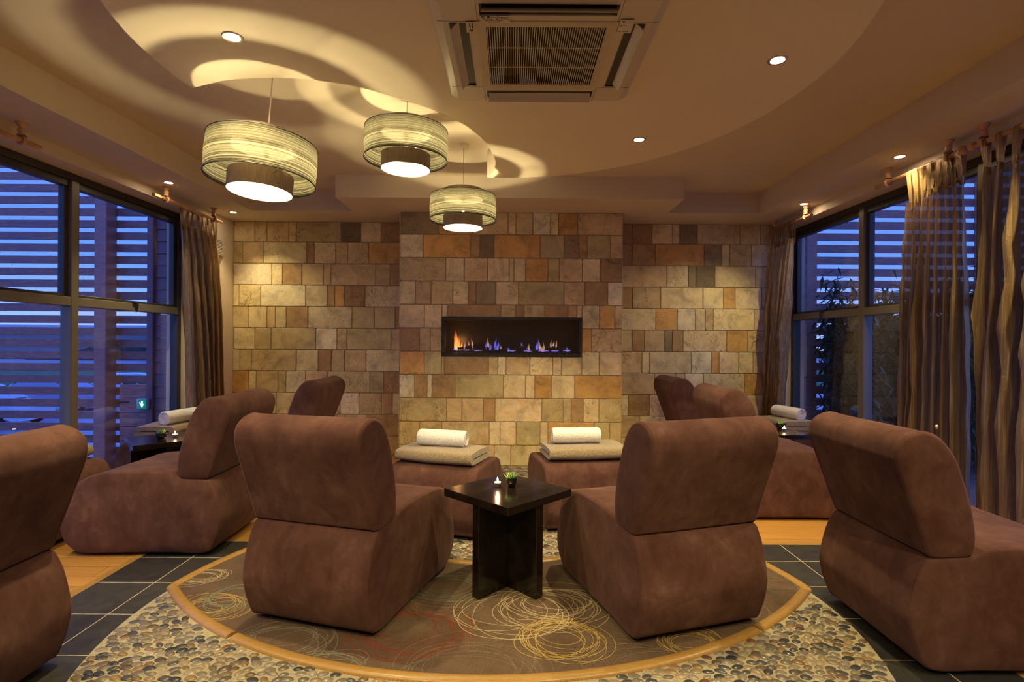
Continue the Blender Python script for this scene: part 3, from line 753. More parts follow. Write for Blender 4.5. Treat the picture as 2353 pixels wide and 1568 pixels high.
# ---------------------------------------------------------------- pendant lamps
def make_pendant():
    r = empty('pendant_lamp', (0, 0, 0), 0, '', 'pendant lamp', 'drum pendants in the ceiling cut-out')
    H, R = .195, .272
    m = MB(); m.lathe([(R*.985, 0), (R, H*.5), (R*.985, H)], 72); so = m.build('outer_shade', SHADE, r, 60)
    for z in (0, H):
        m = MB(); m.tube([(R*.987*math.cos(2*PI*i/72), R*.987*math.sin(2*PI*i/72), z) for i in range(72)], .0028, 6, closed=True); m.build('rim', BLACKM, so)
    for nm, z0, z1 in (('upper_drum', H-.022, H+.055), ('lower_drum', -.062, .034)):
        m = MB(); m.lathe([(.160, z0), (.160, z1)], 56, m=0); m.lathe([(.1575, z1), (.1575, z0)], 56, m=1); m.lathe([(.160, z1), (.1575, z1)], 56, m=0); m.lathe([(.1575, z0), (.160, z0)], 56, m=0)
        m.build(nm, [DRUM_OUT, DRUM_IN], r, 60)
    m = MB()
    for k in range(4):
        a = PI/4+k*PI/2
        for z in (.004, H-.004): m.tube([(.02*math.cos(a), .02*math.sin(a), H*.62), (.158*math.cos(a), .158*math.sin(a), z), (R*.985*math.cos(a), R*.985*math.sin(a), z)], .0012, 5)
    m.build('spider_frame', BLACKM, r)
    m = MB(); m.lathe([(0, .078), (.012, .077), (.012, .135), (.017, .14), (.017, .19), (.006, .20), (0, .20)], 18); m.build('lamp_holder', CORDM, r)
    m = MB(); m.lathe([(0, .050), (.004, .0505), (.008, .055), (.009, .060), (.008, .066), (.005, .074), (0, .077)], 20); m.build('bulb', BULB, r, 60)
    return r
pend = make_pendant()
for i, (x, y, z0, s, lab, rot) in enumerate(((-1.39, 3.0, 2.235, 1.055, 'largest looking striped drum pendant on a long cord, hanging lowest over the left chairs', (3.5, 2.5)),
        (-.705, 3.58, 2.545, 1.0, 'striped drum pendant hanging highest, middle of the three', (0, 1.0)), (-.408, 4.46, 2.345, 1.0, 'smallest looking striped drum pendant, in front of the chimney stone', (0, .3)))):
    o = pend if i == 0 else copy_tree(pend)
    o['label'] = lab; o.location = (x, y, z0); o.scale = (s, s, s); o.rotation_euler = (math.radians(-rot[0]), math.radians(rot[1]), .3*i)
    m = MB(); top = (ZC-z0)/s
    m.tube([(0, 0, .19), (0, 0, top-.02)], .0035, 8); m.build('cord', CORDM, o)
    m = MB(); m.lathe([(0, top-.035), (.02, top-.034), (.038, top-.028), (.042, top-.005), (.042, top), (0, top)], 24); m.build('ceiling_rose', WHITEP, o)

for ch in children(pend):
    if ch.name.split('.')[0] in ('bulb', 'lamp_holder', 'cord'): ch.location.x += .024; ch.location.y -= .012
# ---------------------------------------------------------------- ceiling cassette
def textobj(s, size, mat, parent, loc, rot, name='lettering', align='CENTER'):
    c = bpy.data.curves.new(name, 'FONT'); c.body = s; c.size = size; c.align_x = align; c.align_y = 'CENTER'; c.extrude = .0003; c.materials.append(mat)
    t_o = bpy.data.objects.new(name, c); COL.objects.link(t_o); me = bpy.data.meshes.new_from_object(t_o.evaluated_get(bpy.context.evaluated_depsgraph_get())); bpy.data.objects.remove(t_o)
    if not me.materials: me.materials.append(mat)
    o = bpy.data.objects.new(name, me); link(o, parent); o.location = loc; o.rotation_euler = rot; return o
INK = pm('black_ink', (.015, .012, .01), rough=.7); INKG = pm('green_ink', (.02, .09, .02), rough=.7); PAPER = pm('label_paper', (.66, .60, .50), rough=.7)
ac = empty('air_conditioner', (.142, 2.595, DZ), 0, 'cream ceiling cassette air conditioner with slatted black grille', 'air conditioner')
hw = .487
def rrect(a, r, n=6):
    out = []
    for cx, cy, s in ((a-r, a-r, 0), (-a+r, a-r, 1), (-a+r, -a+r, 2), (a-r, -a+r, 3)):
        for k in range(n+1): th = (s+k/n)*PI/2; out.append((cx+r*math.cos(th), cy+r*math.sin(th)))
    return out
m = MB()
loops = [(hw, .05, -.001), (hw, .05, -.012), (hw-.012, .05, -.026), (hw-.04, .05, -.034), (.445, .05, -.036)]
L0 = [[(x, y, z) for x, y in rrect(a, r)] for a, r, z in loops]; n = len(L0[0])
vs = [p for l in L0 for p in l]; m.add(vs, [(k*n+i, k*n+(i+1) % n, (k+1)*n+(i+1) % n, (k+1)*n+i) for k in range(len(L0)-1) for i in range(n)])
zb = -.036; si, so_, sl = .338, .418, .285   # louvre slots between si and so_
for sgx, sgy in ((1, 0), (-1, 0), (0, 1), (0, -1)):
    T = Matrix.Rotation(math.atan2(sgy, sgx), 4, 'Z')
    m.add([(so_, -.445, zb), (.445, -.445, zb), (.445, .418, zb), (so_, .418, zb)], [(0, 1, 2, 3)], 0, T)
    m.add([(si, -.418, zb), (so_, -.418, zb), (so_, -sl, zb), (si, -sl, zb)], [(0, 1, 2, 3)], 0, T)
    m.add([(si, sl, zb), (so_, sl, zb), (so_, .338, zb), (si, .338, zb)], [(0, 1, 2, 3)], 0, T)
    m.add([(.300, -.338, zb), (si, -.338, zb), (si, .300, zb), (.300, .300, zb)], [(0, 1, 2, 3)], 0, T)
    m.box(si, so_, -sl, sl, zb+.005, zb+.03, 1, T)
    for q in (si, so_): m.box(q-.001, q+.001, -sl, sl, zb, zb+.03, 0, T)
    # fine joint lines of the panel
    for yy in (-sl-.012, sl+.012): m.box(.300, hw-.02, yy-.0008, yy+.0008, zb-.0006, zb+.001, 1, T)
m.build('panel', [WHITEP, BLACK], ac, 40)
for k in range(4):
    T = Matrix.Rotation(k*PI/2, 4, 'Z'); m = MB(); nn = 10; vs = []
    for i in range(nn+1):
        u = i/nn; x = si+.004+u*.068; z = zb+.006-.036*u+.018*math.sin(PI*u)
        vs += [(x, -sl+.008, z), (x, sl-.008, z), (x+.002, -sl+.008, z+.004), (x+.002, sl-.008, z+.004)]
    fs = []
    for i in range(nn): a = 4*i; b = a+4; fs += [(a, a+1, b+1, b), (a+2, b+2, b+3, a+3), (a, b, b+2, a+2), (a+1, a+3, b+3, b+1)]
    fs += [(0, 2, 3, 1), (4*nn, 4*nn+1, 4*nn+3, 4*nn+2)]
    m.add(vs, fs, 0, T); m.build('louvre', WHITEP, ac, 40)
gb = MB(); gb.box(-.262, .262, -.262, .262, -.012, -.008, 1)
for k in range(4):
    T = Matrix.Rotation(k*PI/2, 4, 'Z'); gb.box(.262, .302, -.302, .262, zb-.004, zb+.004, 0, T)
for i in range(51): x = -.258+i*.01032; gb.box(x-.0016, x+.0016, -.264, .264, zb-.002, zb+.006, 0)
for y in (-.088, .088): gb.box(-.262, .262, y-.002, y+.002, zb-.001, zb+.005, 0)
for i in range(58):   # moulded ribs continuing over the grille border
    x = -.296+i*.01032; gb.box(x-.0014, x+.0014, .264, .300, zb-.0062, zb-.003, 0); gb.box(x-.0014, x+.0014, -.300, -.264, zb-.0062, zb-.003, 0)
    if i < 4 or i > 53: gb.box(x-.0014, x+.0014, -.264, .264, zb-.0062, zb-.003, 0)
gb.build('grille', [WHITEP, BLACK], ac, 30)
FLIP = (PI, 0, 0)
def sticker(x, y, w, h, lines, rz=0):
    m = MB(); m.box(-w/2, w/2, -h/2, h/2, -.0012, 0); s = m.build('sticker', PAPER, ac, 0); s.location = (x, y, zb-.0062); s.rotation_euler = (0, 0, rz)
    for txt, sz, lx, ly, mat in lines: textobj(txt, sz, mat, s, (lx, ly, -.0016), FLIP)
    return s
s1 = sticker(-.222, -.322, .125, .050, [('Cross Refrigeration', .0092, .020, -.016, INK), ('061 417418', .011, .030, -.004, INK), ('Service and Repair', .0055, -.030, -.004, INK), ('Sales  Service  Installation', .0075, -.004, .008, INK), ('24 hour call out', .0075, -.004, .018, INK)])
m = MB(); 
m.tube([(-.046+.009*math.cos(a), -.017+.006*math.sin(a), -.0016) for a in [.9+i*.3 for i in range(16)]], .0018, 5)
m.build('logo', INK, s1)
m = MB(); m.rbox(-.034, -.020, -.023, -.019, -.003, -.0012, .0005); m.rbox(-.034, -.020, -.015, -.011, -.003, -.0012, .0005); m.rbox(-.026, -.020, -.020, -.014, -.003, -.0012, .0005); m.build('logo', INKG, s1)
s2 = sticker(.335, -.275, .060, .095, [('Cross Refrigeration', .0045, .010, -.036, INK), ('Serviced by', .006, -.012, -.010, INK), ('Date', .006, -.02, .0, INK), ('061 417418', .0085, -.004, .036, INK)])
m = MB(); m.rbox(-.024, -.010, -.040, -.034, -.003, -.0012, .0005); m.build('logo', INK, s2)
bd = MB(); bd.box(-.022, .022, -.040, .040, -.001, 0); bd = bd.build('badge', WHITEP, ac, 0); bd.location = (-.325, -.262, zb-.0058)
m = MB()
for a in (PI/2, PI/2+2*PI/3, PI/2+4*PI/3):
    cx, cy = math.cos(a), math.sin(a); px, py = -cy, cx
    m.prism([(0, .022), (.0055*cx+.0032*px, .022+.0055*cy+.0032*py), (.011*cx, .022+.011*cy), (.0055*cx-.0032*px, .022+.0055*cy-.0032*py)], -.002, -.0008)
m.build('logo', INK, bd)
textobj('MITSUBISHI', .008, INK, bd, (.006, -.014, -.0016), (PI, 0, PI/2)); textobj('ELECTRIC', .008, INK, bd, (-.006, -.014, -.0016), (PI, 0, PI/2))

# wall vent high on the left wall
vr = empty('wall_vent', (XL, 6.06, 2.39), 0, 'white louvred vent high on the left wall beside the curtain', 'vent')
m = MB(); m.rbox(0, .014, -.105, .105, -.105, .105, .004)
m.build('vent_frame', WHITEP, vr)
m = MB(); m.box(.0145, .0155, -.085, .085, -.085, .085, 1)
for k in range(11): z = -.08+k*.016; m.box(.015, .024, -.085, .085, z-.005, z+.003, 0, None)
m.build('louvre_slats', [pm('white_vent', (.82, .78, .70), rough=.5), BLACK], vr)
m = MB(); m.rbox(0, .008, -.05, .07, -.165, -.110, .002); m.build('brown_rectangle', pm('plain_tan', (.30, .19, .09), rough=.6), vr)  # thin brown rectangle on the wall just below the vent
# ---------------------------------------------------------------- lounge chairs (local +x = the way the sitter faces, origin under the rear edge)
BASE = [(0,.022),(-.058,.098),(-.087,.199),(-.087,.268),(-.060,.380),(-.030,.447),(0,.478),(.08,.484),(.160,.488),(.205,.508),(.25,.522),(.40,.528),(.58,.522),(.685,.508),(.747,.486),(.80,.452),(.832,.412),(.862,.338),(.889,.268),(.907,.190),(.900,.129),(.870,.075),(.816,.033),(.762,.018),(.685,.016),(.592,.020),(.4,.021),(.2,.021)]
BACK = [(.178,.535),(.170,.500),(.145,.484),(.08,.481),(.019,.480),(-.004,.486),(-.017,.507),(-.058,.619),(-.112,.765),(-.146,.862),(-.150,.905),(-.140,.945),(-.112,.974),(-.074,.992),(-.035,.997),(.012,.983),(.054,.948),(.097,.882),(.128,.797),(.157,.704),(.174,.627),(.180,.573)]
RINGS = [(.030, 0), (.021, 0), (.0175, -.0024), (.014, .0), (.008, .0025), (.003, .007), (0, .013)]
HWD = .335
def feet(root, spots):
    for x, y in spots:
        m = MB(); m.lathe([(0, 0), (.022, 0), (.026, .03), (0, .03)], 14); m.build('foot', BLACK, root, 40, (x, y, 0))
def wrinkle(o, amp, seed, zlo=None):
    me = o.data; n = len(me.vertices); co = np.empty(n*3, np.float32); me.vertices.foreach_get('co', co); co = co.reshape(-1, 3)
    no = np.empty(n*3, np.float32); me.vertices.foreach_get('normal', no); no = no.reshape(-1, 3)
    r = np.random.default_rng(seed); d = np.zeros(n)
    for k in range(7):
        w = r.normal(0, 1, 3); w = w/np.linalg.norm(w)*r.uniform(6, 16); d += np.sin(co@w+r.uniform(0, 6.28))*r.uniform(.3, 1)
    co += no*(d*amp/3)[:, None]; me.vertices.foreach_set('co', co.ravel()); me.update()
def make_chair():
    r = empty('lounge_chair', (0, 0, 0), 0, '', 'lounge chair', 'brown suede lounge chairs')
    b = soft_prism(catmull(BASE, 4), HWD, RINGS).build('seat_base', SUEDE, r, 75); wrinkle(b, .0022, 1)
    k = soft_prism(catmull(BACK, 5), HWD, RINGS).build('backrest', SUEDE, r, 75); wrinkle(k, .002, 2)
    feet(r, [(x, y) for x in (.10, .72) for y in (-.25, .25)])
    return r
def make_stool(dep, name='footstool'):
    D = dep
    prof = [(.05,.022),(.015,.06),(-.004,.13),(0,.20),(.012,.28),(.03,.36),(.06,.425),(.11,.462),(.17,.470),(D*.5,.472),(D-.17,.470),(D-.11,.462),(D-.06,.425),(D-.03,.36),(D-.012,.28),(D,.20),(D+.004,.13),(D-.015,.06),(D-.05,.022),(D*.5,.020)]
    r = empty(name, (0, 0, 0), 0, '', 'footstool', 'brown suede footstools')
    b = soft_prism(catmull(prof, 5), HWD, RINGS).build('cushion_block', SUEDE, r, 75); wrinkle(b, .002, 5)
    feet(r, [(x, y) for x in (.12, D-.12) for y in (-.25, .25)])
    return r
def place(o, x, y, heading, z=0.0): o.location = (x, y, z); o.rotation_euler = (0, 0, heading)
chair = make_chair()
hd = lambda dx, dy: math.atan2(dy, dx)
H1, H2 = hd(.284, .959), hd(-.297, .955)
CZ = .0115
chairs = [(-.921, 2.555, H1, CZ, 'brown suede lounge chair on the carpet, left of the central black table'),
 (.864, 2.53, H2, CZ, 'brown suede lounge chair on the carpet, right of the central black table'),
 (-1.91, 3.735, PI+.012, .001, 'brown suede lounge chair seen from its side, facing the left window'),
 (-1.83, 5.165, PI, .001, 'brown suede lounge chair by the stone wall, only its backrest showing left of the chimney'),
 (-1.915, 1.945, PI, .001, 'brown suede lounge chair cut off by the left frame edge'),
 (1.72, 2.55, 0, .001, 'brown suede lounge chair nearest the right edge, backing onto the pebble floor'),
 (1.75, 4.495, 0, .001, 'brown suede lounge chair on oak floor behind the right carpet chair, side panel showing'),
 (1.73, 5.735, 0, .001, 'farthest brown suede lounge chair on the right, backrest against the stone wall')]
for i, (x, y, h, z, lab) in enumerate(chairs):
    o = chair if i == 0 else copy_tree(chair); place(o, x, y, h, z); o['label'] = lab
stA = make_stool(.66); stB = make_stool(.50)
def fwd(x, y, h, d): return (x+math.cos(h)*d, y+math.sin(h)*d)
S1 = (-.575, 3.745, H1); S2 = (.58, 3.885, hd(-.18, .984))
stools = [(stA, S1, 'brown suede footstool before the chimney carrying towels, left of the black table'),
 (stA, S2, 'brown suede footstool before the chimney carrying towels, right of the black table'),
 (stB, (-2.955, 3.745, PI), 'brown suede footstool half hidden at the left window, in front of the side-on chair'),
 (stB, (-2.90, 5.045, PI), 'brown suede footstool at the left window behind the black table, with towels'),
 (stB, (2.655, 5.69, 0), 'brown suede footstool at the right window with towels behind the black table'),
 (stB, (2.72, 2.62, 0), 'brown suede footstool at the right frame edge in front of the bronze curtain')]
used = set()
for st, (x, y, h), lab in stools:
    o = st if st.name not in used else copy_tree(st); used.add(st.name); place(o, x, y, h, .001 if abs(x) > 1 else .003); o['label'] = lab
    if 'left window behind the black table' in lab: o.scale = (1.12, 1, 1)

# ---------------------------------------------------------------- towels
def make_folded(L=.60, D=.36):
    r = empty('folded_towel', (0, 0, 0), 0, '', 'towel', 'folded beige bath towels')
    t = .044; h = .092
    P = [(-D/2+.012,.012),(-D/2-.006,.03),(-D/2-.006,h*.62),(-D/2+.01,h*.92),(-D/2+.05,h),(0,h+.004),(D/2-.04,h-.002),(D/2-.008,h-.012),(D/2,h-.026),(D/2-.006,h*.60),(D/2-.03,h*.535),(D/2-.07,h*.52),(-D/2+.07,h*.52),(-D/2+.055,h*.485),(-D/2+.07,h*.45),(D/2-.07,h*.45),(D/2-.03,h*.44),(D/2-.004,h*.36),(D/2+.006,.02),(D/2-.012,.003),(D/2-.06,0),(0,0),(-D/2+.05,.001)]
    m = soft_prism(catmull(P, 4), L/2, [(.040, 0), (.016, .0005), (.006, .0015), (.002, .0025), (0, .0034)], fan=False)
    b = m.build('towel_body', TW_BEIGE, r, 60); wrinkle(b, .0055, 9)
    sp = MB(); return r
def make_rolled(L=.37, R=.068):
    r = empty('rolled_towel', (0, 0, 0), 0, '', 'towel', 'rolled white towels')
    turns = 3.6; n = 110; th = R/(turns+.6)
    inn, out = [], []
    for i in range(n+1):
        a = 2*PI*turns*i/n; rad = .008+(R-.008-th*.9)*i/n
        inn.append((rad*math.cos(a), rad*math.sin(a))); out.append(((rad+th*.80)*math.cos(a), (rad+th*.80)*math.sin(a)))
    P = [(x, z*.93+R*.93) for x, z in inn+out[::-1]]
    ar = .5*sum(P[i][0]*P[(i+1) % len(P)][1]-P[(i+1) % len(P)][0]*P[i][1] for i in range(len(P)))
    if ar < 0: P = P[::-1]
    N = len(P); m = MB(); ys = [-L/2, -L/2+.006, -L/4, 0, L/4, L/2-.006, L/2]; Pn = np.array(P); vs = []
    for y in ys:
        Q = offset2(Pn, -.0025) if abs(y) == L/2 else Pn
        vs += [(q[0], y, q[1]) for q in Q]
    fs = [(k*N+i, k*N+(i+1) % N, (k+1)*N+(i+1) % N, (k+1)*N+i) for k in range(len(ys)-1) for i in range(N)]
    fs += [(i, i+1, N-2-i, N-1-i) for i in range(N//2-1)]; b = (len(ys)-1)*N
    fs += [(b+N-1-i, b+N-2-i, b+i+1, b+i) for i in range(N//2-1)]
    m.add(vs, [f[::-1] for f in fs]); o = m.build('towel_body', TW_WHITE, r, 60); wrinkle(o, .0022, 4)
    c = MB(); c.lathe([(0, -L/2+.010), (R*.96, -L/2+.010), (R*.96, L/2-.010), (0, L/2-.010)], 28, T=Matrix.Translation((0, 0, R*.93)) @ Matrix.Rotation(PI/2, 4, 'X') @ Matrix.Scale(.93, 4, (0, 1, 0)))
    c.build('towel_core', TW_WHITE, r, 40)
    return r
fo = make_folded(); ro = make_rolled()
ST = .480
a1 = fwd(*S1, .30); a2 = fwd(*S2, .30)
def nxt(proto, used_): 
    if proto.name in used_: return copy_tree(proto)
    used_.add(proto.name); return proto
uf = set()
# (kind, x, y, heading of the stool, z, label)
for kind, x, y, h, z, lab in (
 ('f', a1[0]-.02, a1[1], H1-.02, ST, 'folded beige towel on the footstool left of the central table'),
 ('r', a1[0]-.02, a1[1]+.02, H1+.02, ST+.092, 'rolled white towel on the beige towel left of the fireplace axis'),
 ('f', a2[0]+.02, a2[1], S2[2]-.02, ST, 'folded beige towel on the footstool right of the central table'),
 ('r', a2[0]-.03, a2[1]+.02, S2[2]-.10, ST+.092, 'rolled white towel on the beige towel right of the fireplace axis'),
 ('f', -3.225, 5.13, PI+.05, ST, 'folded beige towel on the footstool at the left window'),
 ('r', -3.13, 5.14, PI-.22, ST+.092, 'rolled white towel on the beige towel at the left window'),
 ('f', -3.30, 3.82, PI, ST, 'corner of a beige towel peeking past the leftmost chair backrest'),
 ('f', 2.88, 5.68, .05, ST, 'folded beige towel on the footstool at the right window'),
 ('r', 2.88, 5.67, .25, ST+.092, 'rolled white towel on the beige towel at the right window')):
    p = fo if kind == 'f' else ro; o = nxt(p, uf); place(o, x, y, h, z); o['label'] = lab
    if kind == 'f' and abs(x) > 2: o.scale = (1, .82, 1)

# ---------------------------------------------------------------- black side tables, tea lights, succulents
def make_table():
    r = empty('side_table', (0, 0, 0), 0, '', 'side table', 'black square side tables')
    m = MB(); m.rbox(-.25, .25, -.25, .25, .488, .530, .002, 1); m.build('table_top', ESPRESSO, r, 30)
    m = MB(); m.rbox(-.238, .238, -.025, .025, 0, .487, .002, 1); m.build('leg_panel', ESPRESSO, r, 30)
    for s in (-1, 1):
        m = MB(); m.rbox(-.025, .025, min(s*.0255, s*.238), max(s*.0255, s*.238), 0, .487, .002, 1); m.build('leg_panel', ESPRESSO, r, 30)
    return r
tb = make_table()
for i, (x, y, rz, z, lab) in enumerate(((-.018, 3.018, PI/4+.012, CZ, 'black square side table on the carpet between the two central chairs'),
        (-2.90, 4.555, math.radians(41.2), .001, 'black side table by the left window reflecting the blue sky'), (2.425, 5.125, .03, .001, 'black side table at the right window behind the nearest right chair'))):
    o = tb if i == 0 else copy_tree(tb); place(o, x, y, rz, z); o['label'] = lab
def make_tealight():
    r = empty('tealight', (0, 0, 0), 0, '', 'candle', 'lit tea lights')
    m = MB(); m.lathe([(0, 0), (.021, 0), (.0215, .003), (.0215, .028), (.0200, .028), (.0200, .004), (0, .003)], 24); m.build('glass_cup', TEAGLASS, r, 40)
    m = MB(); m.lathe([(0, .0045), (.0192, .0045), (.0196, .0205), (.0192, .0205), (0, .0200)], 24); m.build('metal_cup', CHROME, r, 40)
    m = MB(); m.lathe([(0, .0205), (.0190, .0205), (.0192, .0250), (.0185, .0265), (.008, .0262), (0, .026)], 24); m.build('wax', WAX, r, 40)
    m = MB(); m.tube([(0, 0, .026), (.0006, 0, .031), (.001, .0004, .034)], .0009, 6); m.build('wick', BLACK, r)
    m = MB(); m.lathe([(0, .031), (.0022, .032), (.0042, .036), (.0044, .040), (.0030, .046), (.0012, .052), (0, .055)], 14); m.build('flame', CANDLE, r, 60)
    L = bpy.data.lights.new('candle_light', 'POINT'); L.energy = .35; L.color = (1, .5, .18); L.shadow_soft_size = .006
    lo = bpy.data.objects.new('candle_light', L); link(lo, r); lo.location = (0, 0, .060); return r
tl = make_tealight()
def make_plant(round_pot):
    r = empty('potted_succulent', (0, 0, 0), 0, '', 'plant', 'little green succulents')
    m = MB()
    if round_pot: m.lathe([(0, 0), (.026, 0), (.036, .012), (.042, .030), (.043, .046), (.040, .048), (.039, .044), (0, .043)], 26)
    else:
        sec = [(.019, 0), (.0215, .002), (.026, .025), (.0285, .044), (.0290, .050), (.0265, .0505), (.0255, .046)]; vs = []; k = 28
        base = rrect(1, .35, 6); k = len(base)
        for a, z in sec: vs += [(x*a, y*a, z) for x, y in base]
        fs = [(q*k+i, q*k+(i+1) % k, (q+1)*k+(i+1) % k, (q+1)*k+i) for q in range(len(sec)-1) for i in range(k)]; fs.append(tuple(range(k))[::-1]); m.add(vs, fs)
    m.build('pot', CERAM, r, 50)
    m = MB(); m.lathe([(0, .046), (.0255 if not round_pot else .039, .044)], 20); m.build('soil', SOIL, r)
    rg = random.Random(5+round_pot); m = MB(); Lf = .040 if round_pot else .042
    for ring, (nl, el, ln) in enumerate(((8, .28, 1.0), (7, .7, .92), (5, 1.15, .75))):
        for i in range(nl):
            az = 2*PI*(i+.5*ring)/nl+rg.uniform(-.15, .15); e_ = el+rg.uniform(-.1, .1); l = Lf*ln*rg.uniform(.85, 1.1)
            pts = []; rad = []
            for q in range(6):
                t = q/5; b = e_+.35*t; pts.append((math.cos(az)*(.004+l*t*math.cos(b)), math.sin(az)*(.004+l*t*math.cos(b)), .045+l*t*math.sin(b))); rad.append(max(.0006, .0062*(1-t)**.7*(.7+.6*t)))
            m.tube(pts, rad, 7)
    m.build('leaves', LEAFG, r, 60); return r
pq, pr_ = make_plant(False), make_plant(True)
T0 = .530
for p, used_, items in ((tl, set(), ((-.076, 3.053, T0+CZ+.0005, 'lit tea light beside the square potted succulent on the central table'), (-2.832, 4.585, T0+.0015, 'lit tea light beside the round bowl succulent on the left table'), (2.555, 5.10, T0+.0015, 'lit tea light in front of the succulent on the right table'))),
                       (pq, set(), ((0.0, 3.06, T0+CZ+.0005, 'green succulent in a square black pot on the central table'),)),
                       (pr_, set(), ((-2.905, 4.515, T0+.0015, 'green succulent in a round black bowl on the left window table'), (2.60, 5.26, T0+.0015, 'green succulent behind the tea light on the right window table')))):
    for x, y, z, lab in items:
        o = nxt(p, used_); place(o, x, y, .2, z); o['label'] = lab

# ---------------------------------------------------------------- fireplace
fp = empty('gas_fireplace', (0, YC, 0), 0, 'long black gas fireplace with flames set in the chimney stone', 'fireplace')
a, b, c, d = FX0+.002, FX1-.002, FZ0+.002, FZ1-.002
m = MB(); w = .034
for x0, x1, z0, z1 in ((a, b, d-w, d), (a, b, c, c+w), (a, a+w, c+w, d-w), (b-w, b, c+w, d-w)): m.rbox(x0, x1, -.018, .03, z0, z1, .004, 1)
m.build('frame', BLACKM, fp)
m = MB(); q = .36
m.box(a, b, q, q+.01, c, d); m.box(a, b, .03, q, c, c+.01); m.box(a, b, .03, q, d-.01, d); m.box(a, a+.01, .03, q, c, d); m.box(b-.01, b, .03, q, c, d)
m.build('firebox', pm('sooty_black', (.035, .028, .022), (.055, .044, .034), scale=4, rough=.35), fp)
m = MB(); m.box(a+w, b-w, .022, .025, c+w, d-w); m.build('glass_pane', glass('fire_glass', (.95, .95, .95)), fp)
fz = c+.012
px = lambda p: (p-1176.5)*(YC+.12)/F
m = MB(); br2 = random.Random(8)
def log(x0, x1, z0, z1, y0, y1, r):
    mb = MB(); n = 8; pts = [(x0+(x1-x0)*t/n, y0+(y1-y0)*t/n+br2.uniform(-.006, .006), z0+(z1-z0)*t/n+br2.uniform(-.005, .005)) for t in range(n+1)]
    mb.tube(pts, [r*br2.uniform(.8, 1.15) for _ in pts], 9); return mb
zt = lambda p: 1.36+(785-p)*(YC+.12)/F
for x0, x1, y0, y1, r in ((1052,1110,803,794,.018),(1095,1118,796,800,.022),(1106,1150,800,804,.016),(1150,1190,805,803,.015),(1190,1212,800,799,.020),(1205,1250,806,805,.012),(1226,1254,806,799,.013),(1256,1285,800,798,.012),(1270,1312,802,803,.013)):
    log(px(x0), px(x1), zt(y0), zt(y1), .10+br2.uniform(0, .05), .12+br2.uniform(0, .06), r).build('log', BARK, fp, 60)
m = MB(); m.rbox(px(1040), px(1316), .06, .26, fz-.002, fz+.022, .006); m.build('ember_bed', pm('ember_bed_grit', (.02, .016, .014), (.05, .04, .035), scale=60, rough=.9, bump=.8), fp)
def tongue(x, z, h, w, y, mat, seed, name='flame'):
    rg = random.Random(seed); pts = []; rad = []; n = 9
    for i in range(n+1):
        t = i/n; pts.append((x+w*.35*math.sin(3.2*t+rg.uniform(-.2, .2)+seed)*t, y+.2*w*math.cos(2.5*t+seed)*t, z+h*t)); rad.append(max(.0008, w*.5*(math.sin(PI*min(1, (t+.12)/1.12))**.8)*(1-.55*t)))
    mb = MB(); mb.tube(pts, rad, 12); return mb.build(name, mat, fp, 80)
sd = 1
for X, Z, h, w, mat in ((1045,805,.20,.040,FL_O),(1050,806,.24,.046,FL_O),(1056,805,.17,.040,FL_O),(1048,806,.15,.05,FL_O),(1060,805,.12,.03,FL_O),(1067,803,.10,.030,FL_P),(1076,800,.09,.028,FL_P),(1085,800,.12,.030,FL_P),
    (1122,802,.14,.034,FL_P),(1118,803,.10,.03,FL_B),(1138,804,.14,.036,FL_B),(1143,804,.10,.045,FL_B),(1126,804,.08,.04,FL_B),(1151,804,.06,.03,FL_P),(1200,800,.08,.03,FL_B),(1216,806,.09,.035,FL_P),(1212,806,.05,.04,FL_B),
    (1236,804,.14,.032,FL_B),(1232,804,.09,.03,FL_B),(1240,805,.11,.03,FL_P),(1250,806,.12,.026,FL_P),(1247,806,.06,.05,FL_P),(1266,798,.09,.025,FL_P),(1272,798,.08,.03,FL_P),(1278,798,.10,.025,FL_P),(1168,807,.05,.04,FL_B),(1178,807,.04,.04,FL_B),(1305,806,.05,.04,FL_B)):
    tongue(px(X), zt(Z)-.01, h, w, .11+.05*((sd*37) % 10)/10, mat, sd); sd += 1
for x0, x1, y in ((1063,1082,807),(1085,1110,807),(1042,1052,806),(1166,1186,808),(1202,1222,808),(1235,1262,808),(1264,1284,807),(1292,1312,807)):
    mb = MB(); n = 10; rg = random.Random(x0); pts = [(px(x0+(x1-x0)*t/n), .075+rg.uniform(-.004, .004), zt(y)+rg.uniform(-.004, .006)) for t in range(n+1)]
    mb.tube(pts, [.0045*math.sin(PI*(t+.3)/(n+.6)) for t in range(n+1)], 7); mb.build('ember_glow', FL_E, fp, 60)
L = bpy.data.lights.new('fire_light', 'POINT'); L.energy = .35; L.color = (1, .45, .15); L.shadow_soft_size = .03
lo = bpy.data.objects.new('fire_light', L); link(lo, fp); lo.location = (px(1052), .14, zt(785))
# ---------------------------------------------------------------- outdoors
def ext(mb, name, mats, smooth=30): o = mb.build(name, mats, None, smooth); o['kind'] = 'structure'; return o
ASPH = pm('wet_asphalt', (.30, .30, .31), (.48, .48, .50), scale=.4, rough=.35)
LAWN = pm('lawn_grass', (.05, .17, .05), (.09, .26, .09), scale=3, rough=.9)
m = MB(); m.box(-160, 120, -40, 200, -1.95, -1.82); ext(m, 'ground', ASPH)
m = MB(); m.box(-160, 60, 36, 62, -1.82, -1.75); ext(m, 'lawn', LAWN)
DECK = wood('deck_boards', (.22, .16, .14), (.32, .24, .20), (.40, .31, .26), (1, 10, 1), .4, (2.0, .12))
m = MB(); m.box(-9, -3.62, .5, 6.35, -.30, -.09); m.box(3.38, 9.9, .5, 7.2, -.30, -.09); ext(m, 'terrace_ground', DECK)
hd_ = pm('hedge_leaf', (.012, .022, .015), (.03, .05, .03), scale=4, rough=.9, bump=1, bscale=12)
hr = random.Random(2)
